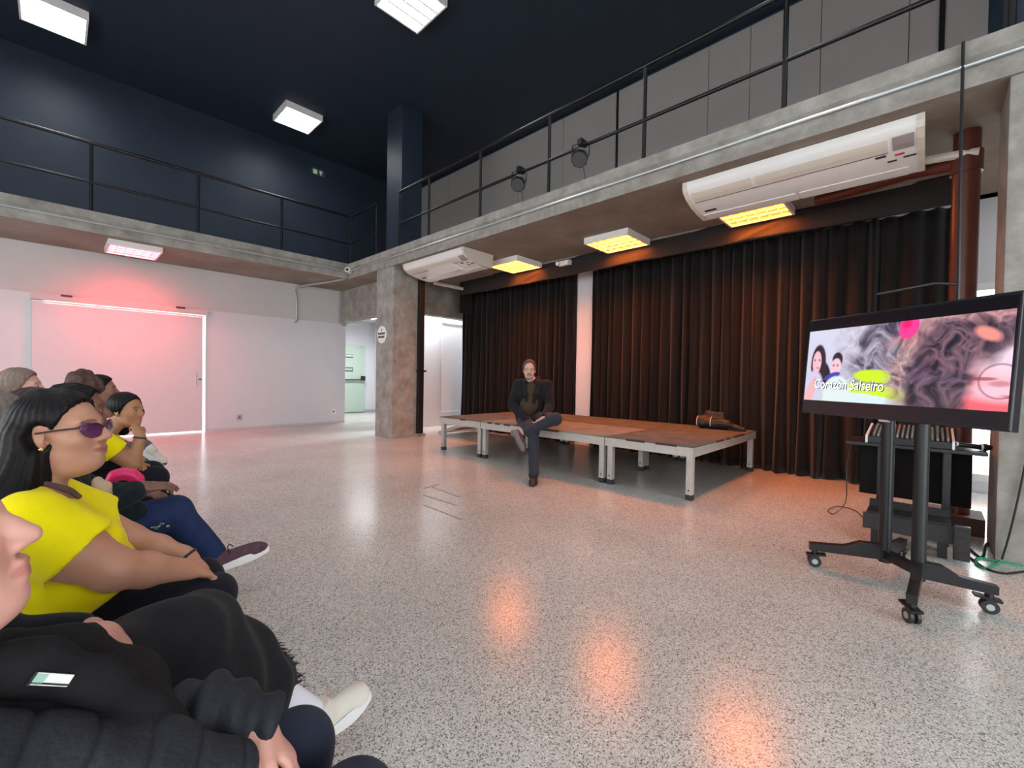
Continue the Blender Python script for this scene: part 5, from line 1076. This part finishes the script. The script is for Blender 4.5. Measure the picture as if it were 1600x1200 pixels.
S = Sdf(); S.ell(hd.w(-.016, 0, .034), (np.array([.098, .078, .088])+.009)*hd.s, hd.R); S.ell(hd.w(.1, 0, -.005), np.array([.085, .09, .108])*hd.s, hd.R, .012, sub=True); S.ell(hd.w(.035, 0, -.135), np.array([.10, .12, .09])*hd.s, hd.R, .02, sub=True); part('hair', S, .005, mat('hair_pepper', srgb(72, 62, 56), .6, var=.4, vscale=60), tm)
S = Sdf(); S.ell(hd.w(.06, 0, -.106), [.045, .047, .03], hd.R); S.chain([hd.w(.088, -.028, -.066), hd.w(.1, -.012, -.053), hd.w(.1, .012, -.053), hd.w(.088, .028, -.066)], [.008, .008, .008, .008], .01); S.ell(hd.w(.1, 0, -.068), [.02, .02, .007], hd.R, .004, sub=True); S.ell(hd.w(.02, 0, -.05), [.07, .055, .03], hd.R, .01, sub=True)
part('beard', S, .004, mat('beard_grey', srgb(160, 150, 142), .8, col2=srgb(96, 84, 78), vscale=50), tm, curls(71, .0015, 120))
g = MB()
for y in (-1, 1): g.tube([hd.w(.1, y*.033+.022*math.cos(a), .0+.016*math.sin(a)) for a in np.linspace(0, 2*math.pi, 15)], .0018, 5); g.tube([hd.w(.1, y*.055, .004), hd.w(0, y*.082, .004)], .0018, 5)
g.tube([hd.w(.1, -.011, .003), hd.w(.104, .011, .003)], .0018, 5); g.build('glasses', M_GFR, tm)
JM = cloth('black_blazer', 30, 30, 34, var=.1); SM = cloth('dark_brown_shirt', 70, 56, 46)
S = Sdf(); S.ell(ch+fm*.012, [.135, .17, .19], frame(fy)); S.ell(pc+A3(-.02, -.01, .25)+fm*.025, [.165, .135, .16], frame(fy), .05); S.cap(ch+A3(-.03, -.02, .1), ch+A3(-.03, -.02, .15), .07, .062, .02); part('shirt', S, .008, SM, tm, wave(72, 25, .004))
S = Sdf(); S.ell(ch-fm*.01, [.15, .225, .21], frame(fy)); S.cap(sR, sL, .075, .075, .05); S.ell(pc+A3(0, 0, .18), [.17, .225, .19], frame(fy), .05)
S.cap(ch+fm*.16+A3(0, 0, .14), pc+fm*.2+A3(0, 0, .1), .035, .10, .03, sub=True)
S.cap(sL, eLm, .072, .064, .03); S.cap(eLm, wLm*.88+eLm*.12, .06, .048, .03); S.cap(sR, eRm, .072, .064, .03); S.cap(eRm, wRm*.88+eRm*.12, .06, .048, .03)
S.plane(pc+A3(0, 0, .012), (0, 0, -1)); part('jacket', S, .0075, JM, tm, wave(73, 18, .006))
for s in (-1, 1):
    S = Sdf(); S.chain([ch+lm*s*.075-fm*.02+A3(0, 0, .20), ch+lm*s*.09+fm*.10+A3(0, 0, .13), ch+lm*s*.07+fm*.155+A3(0, 0, -.02), ch+lm*s*.05+fm*.16+A3(0, 0, -.14)], [.03, .03, .028, .012], .03); part('lapel', S, .006, JM, tm)
TR = cloth('charcoal_denim', 52, 54, 62)
S = Sdf(); S.ell(pc+A3(0, 0, .105), [.16, .2, .10], frame(fy)); S.cap(hR, kR, .10, .078, .04); S.cap(kR, fR, .074, .056, .03); S.cap(hL, kL, .10, .078, .04); S.cap(kL, aL*.9+kL*.1, .072, .056, .03); S.plane(pc+A3(.12, 0, .008), (.0, 0, -1)); S.p.pop(); part('trousers', S, .0075, TR, tm, wave(74, 22, .005))
BT = mat('black_leather', srgb(28, 27, 28), .45); gb = U(834, 750, 2, .012)
shoe(tm, A3(fR[0]+.05, fR[1]+.03, .015), A3(fR[0]-.17, fR[1]-.12, .015), (0, 0, 1), 1., BT, M_RUBBER)
GSH = mat('grey_suede', srgb(112, 108, 106), .8, var=.2, vscale=30); shoe(tm, U(808, 672, 0, 4.0), U(822, 706, 0, 3.9), (-.8, .1, -.1), .95, GSH, M_RUBBER)
# ================================================================== black bag left on the stage
bg = thing('black_bag', 'soft black bag with pale piping lying on the stage corner', 'bag', (5.9, 2.15, ZST))
bc_ = U(1116, 671.5, 2, ZST); S = Sdf(); o = bc_
ya = A3(0, 1, 0); xa = A3(1, 0, 0)
S.cap(o+A3(.1, .18, .09), o+A3(.12, -.12, .075), .09, .075); S.cap(o+A3(.14, .12, .19), o+A3(.16, -.05, .18), .06, .05, .03); S.cap(o+A3(.12, -.12, .06), o+A3(.14, -.32, .03), .05, .03, .03); S.plane(o+A3(0, 0, .003), (0, 0, -1))
V, Fq = S.mesh(.008, wave(81, 22, .014)); mesh_obj('bag_body', V, Fq, mat('black_nylon', srgb(26, 24, 26), .5, var=.2), bg)
for yy in (.06, .24): MB().tube([o+A3(.1-.09*math.cos(a), yy, .085+.088*math.sin(a)) for a in np.linspace(-.5, 1.2, 10)], .006, 6).build('piping', mat('pale_piping', srgb(206, 196, 184), .6), bg, smooth=True)
MB().tube(spline([o+A3(.06, -.15, .03), o+A3(0, -.26, .012), o+A3(.08, -.36, .012), o+A3(.16, -.3, .02)], 6), .008, 6).build('strap', M_CABLE, bg)
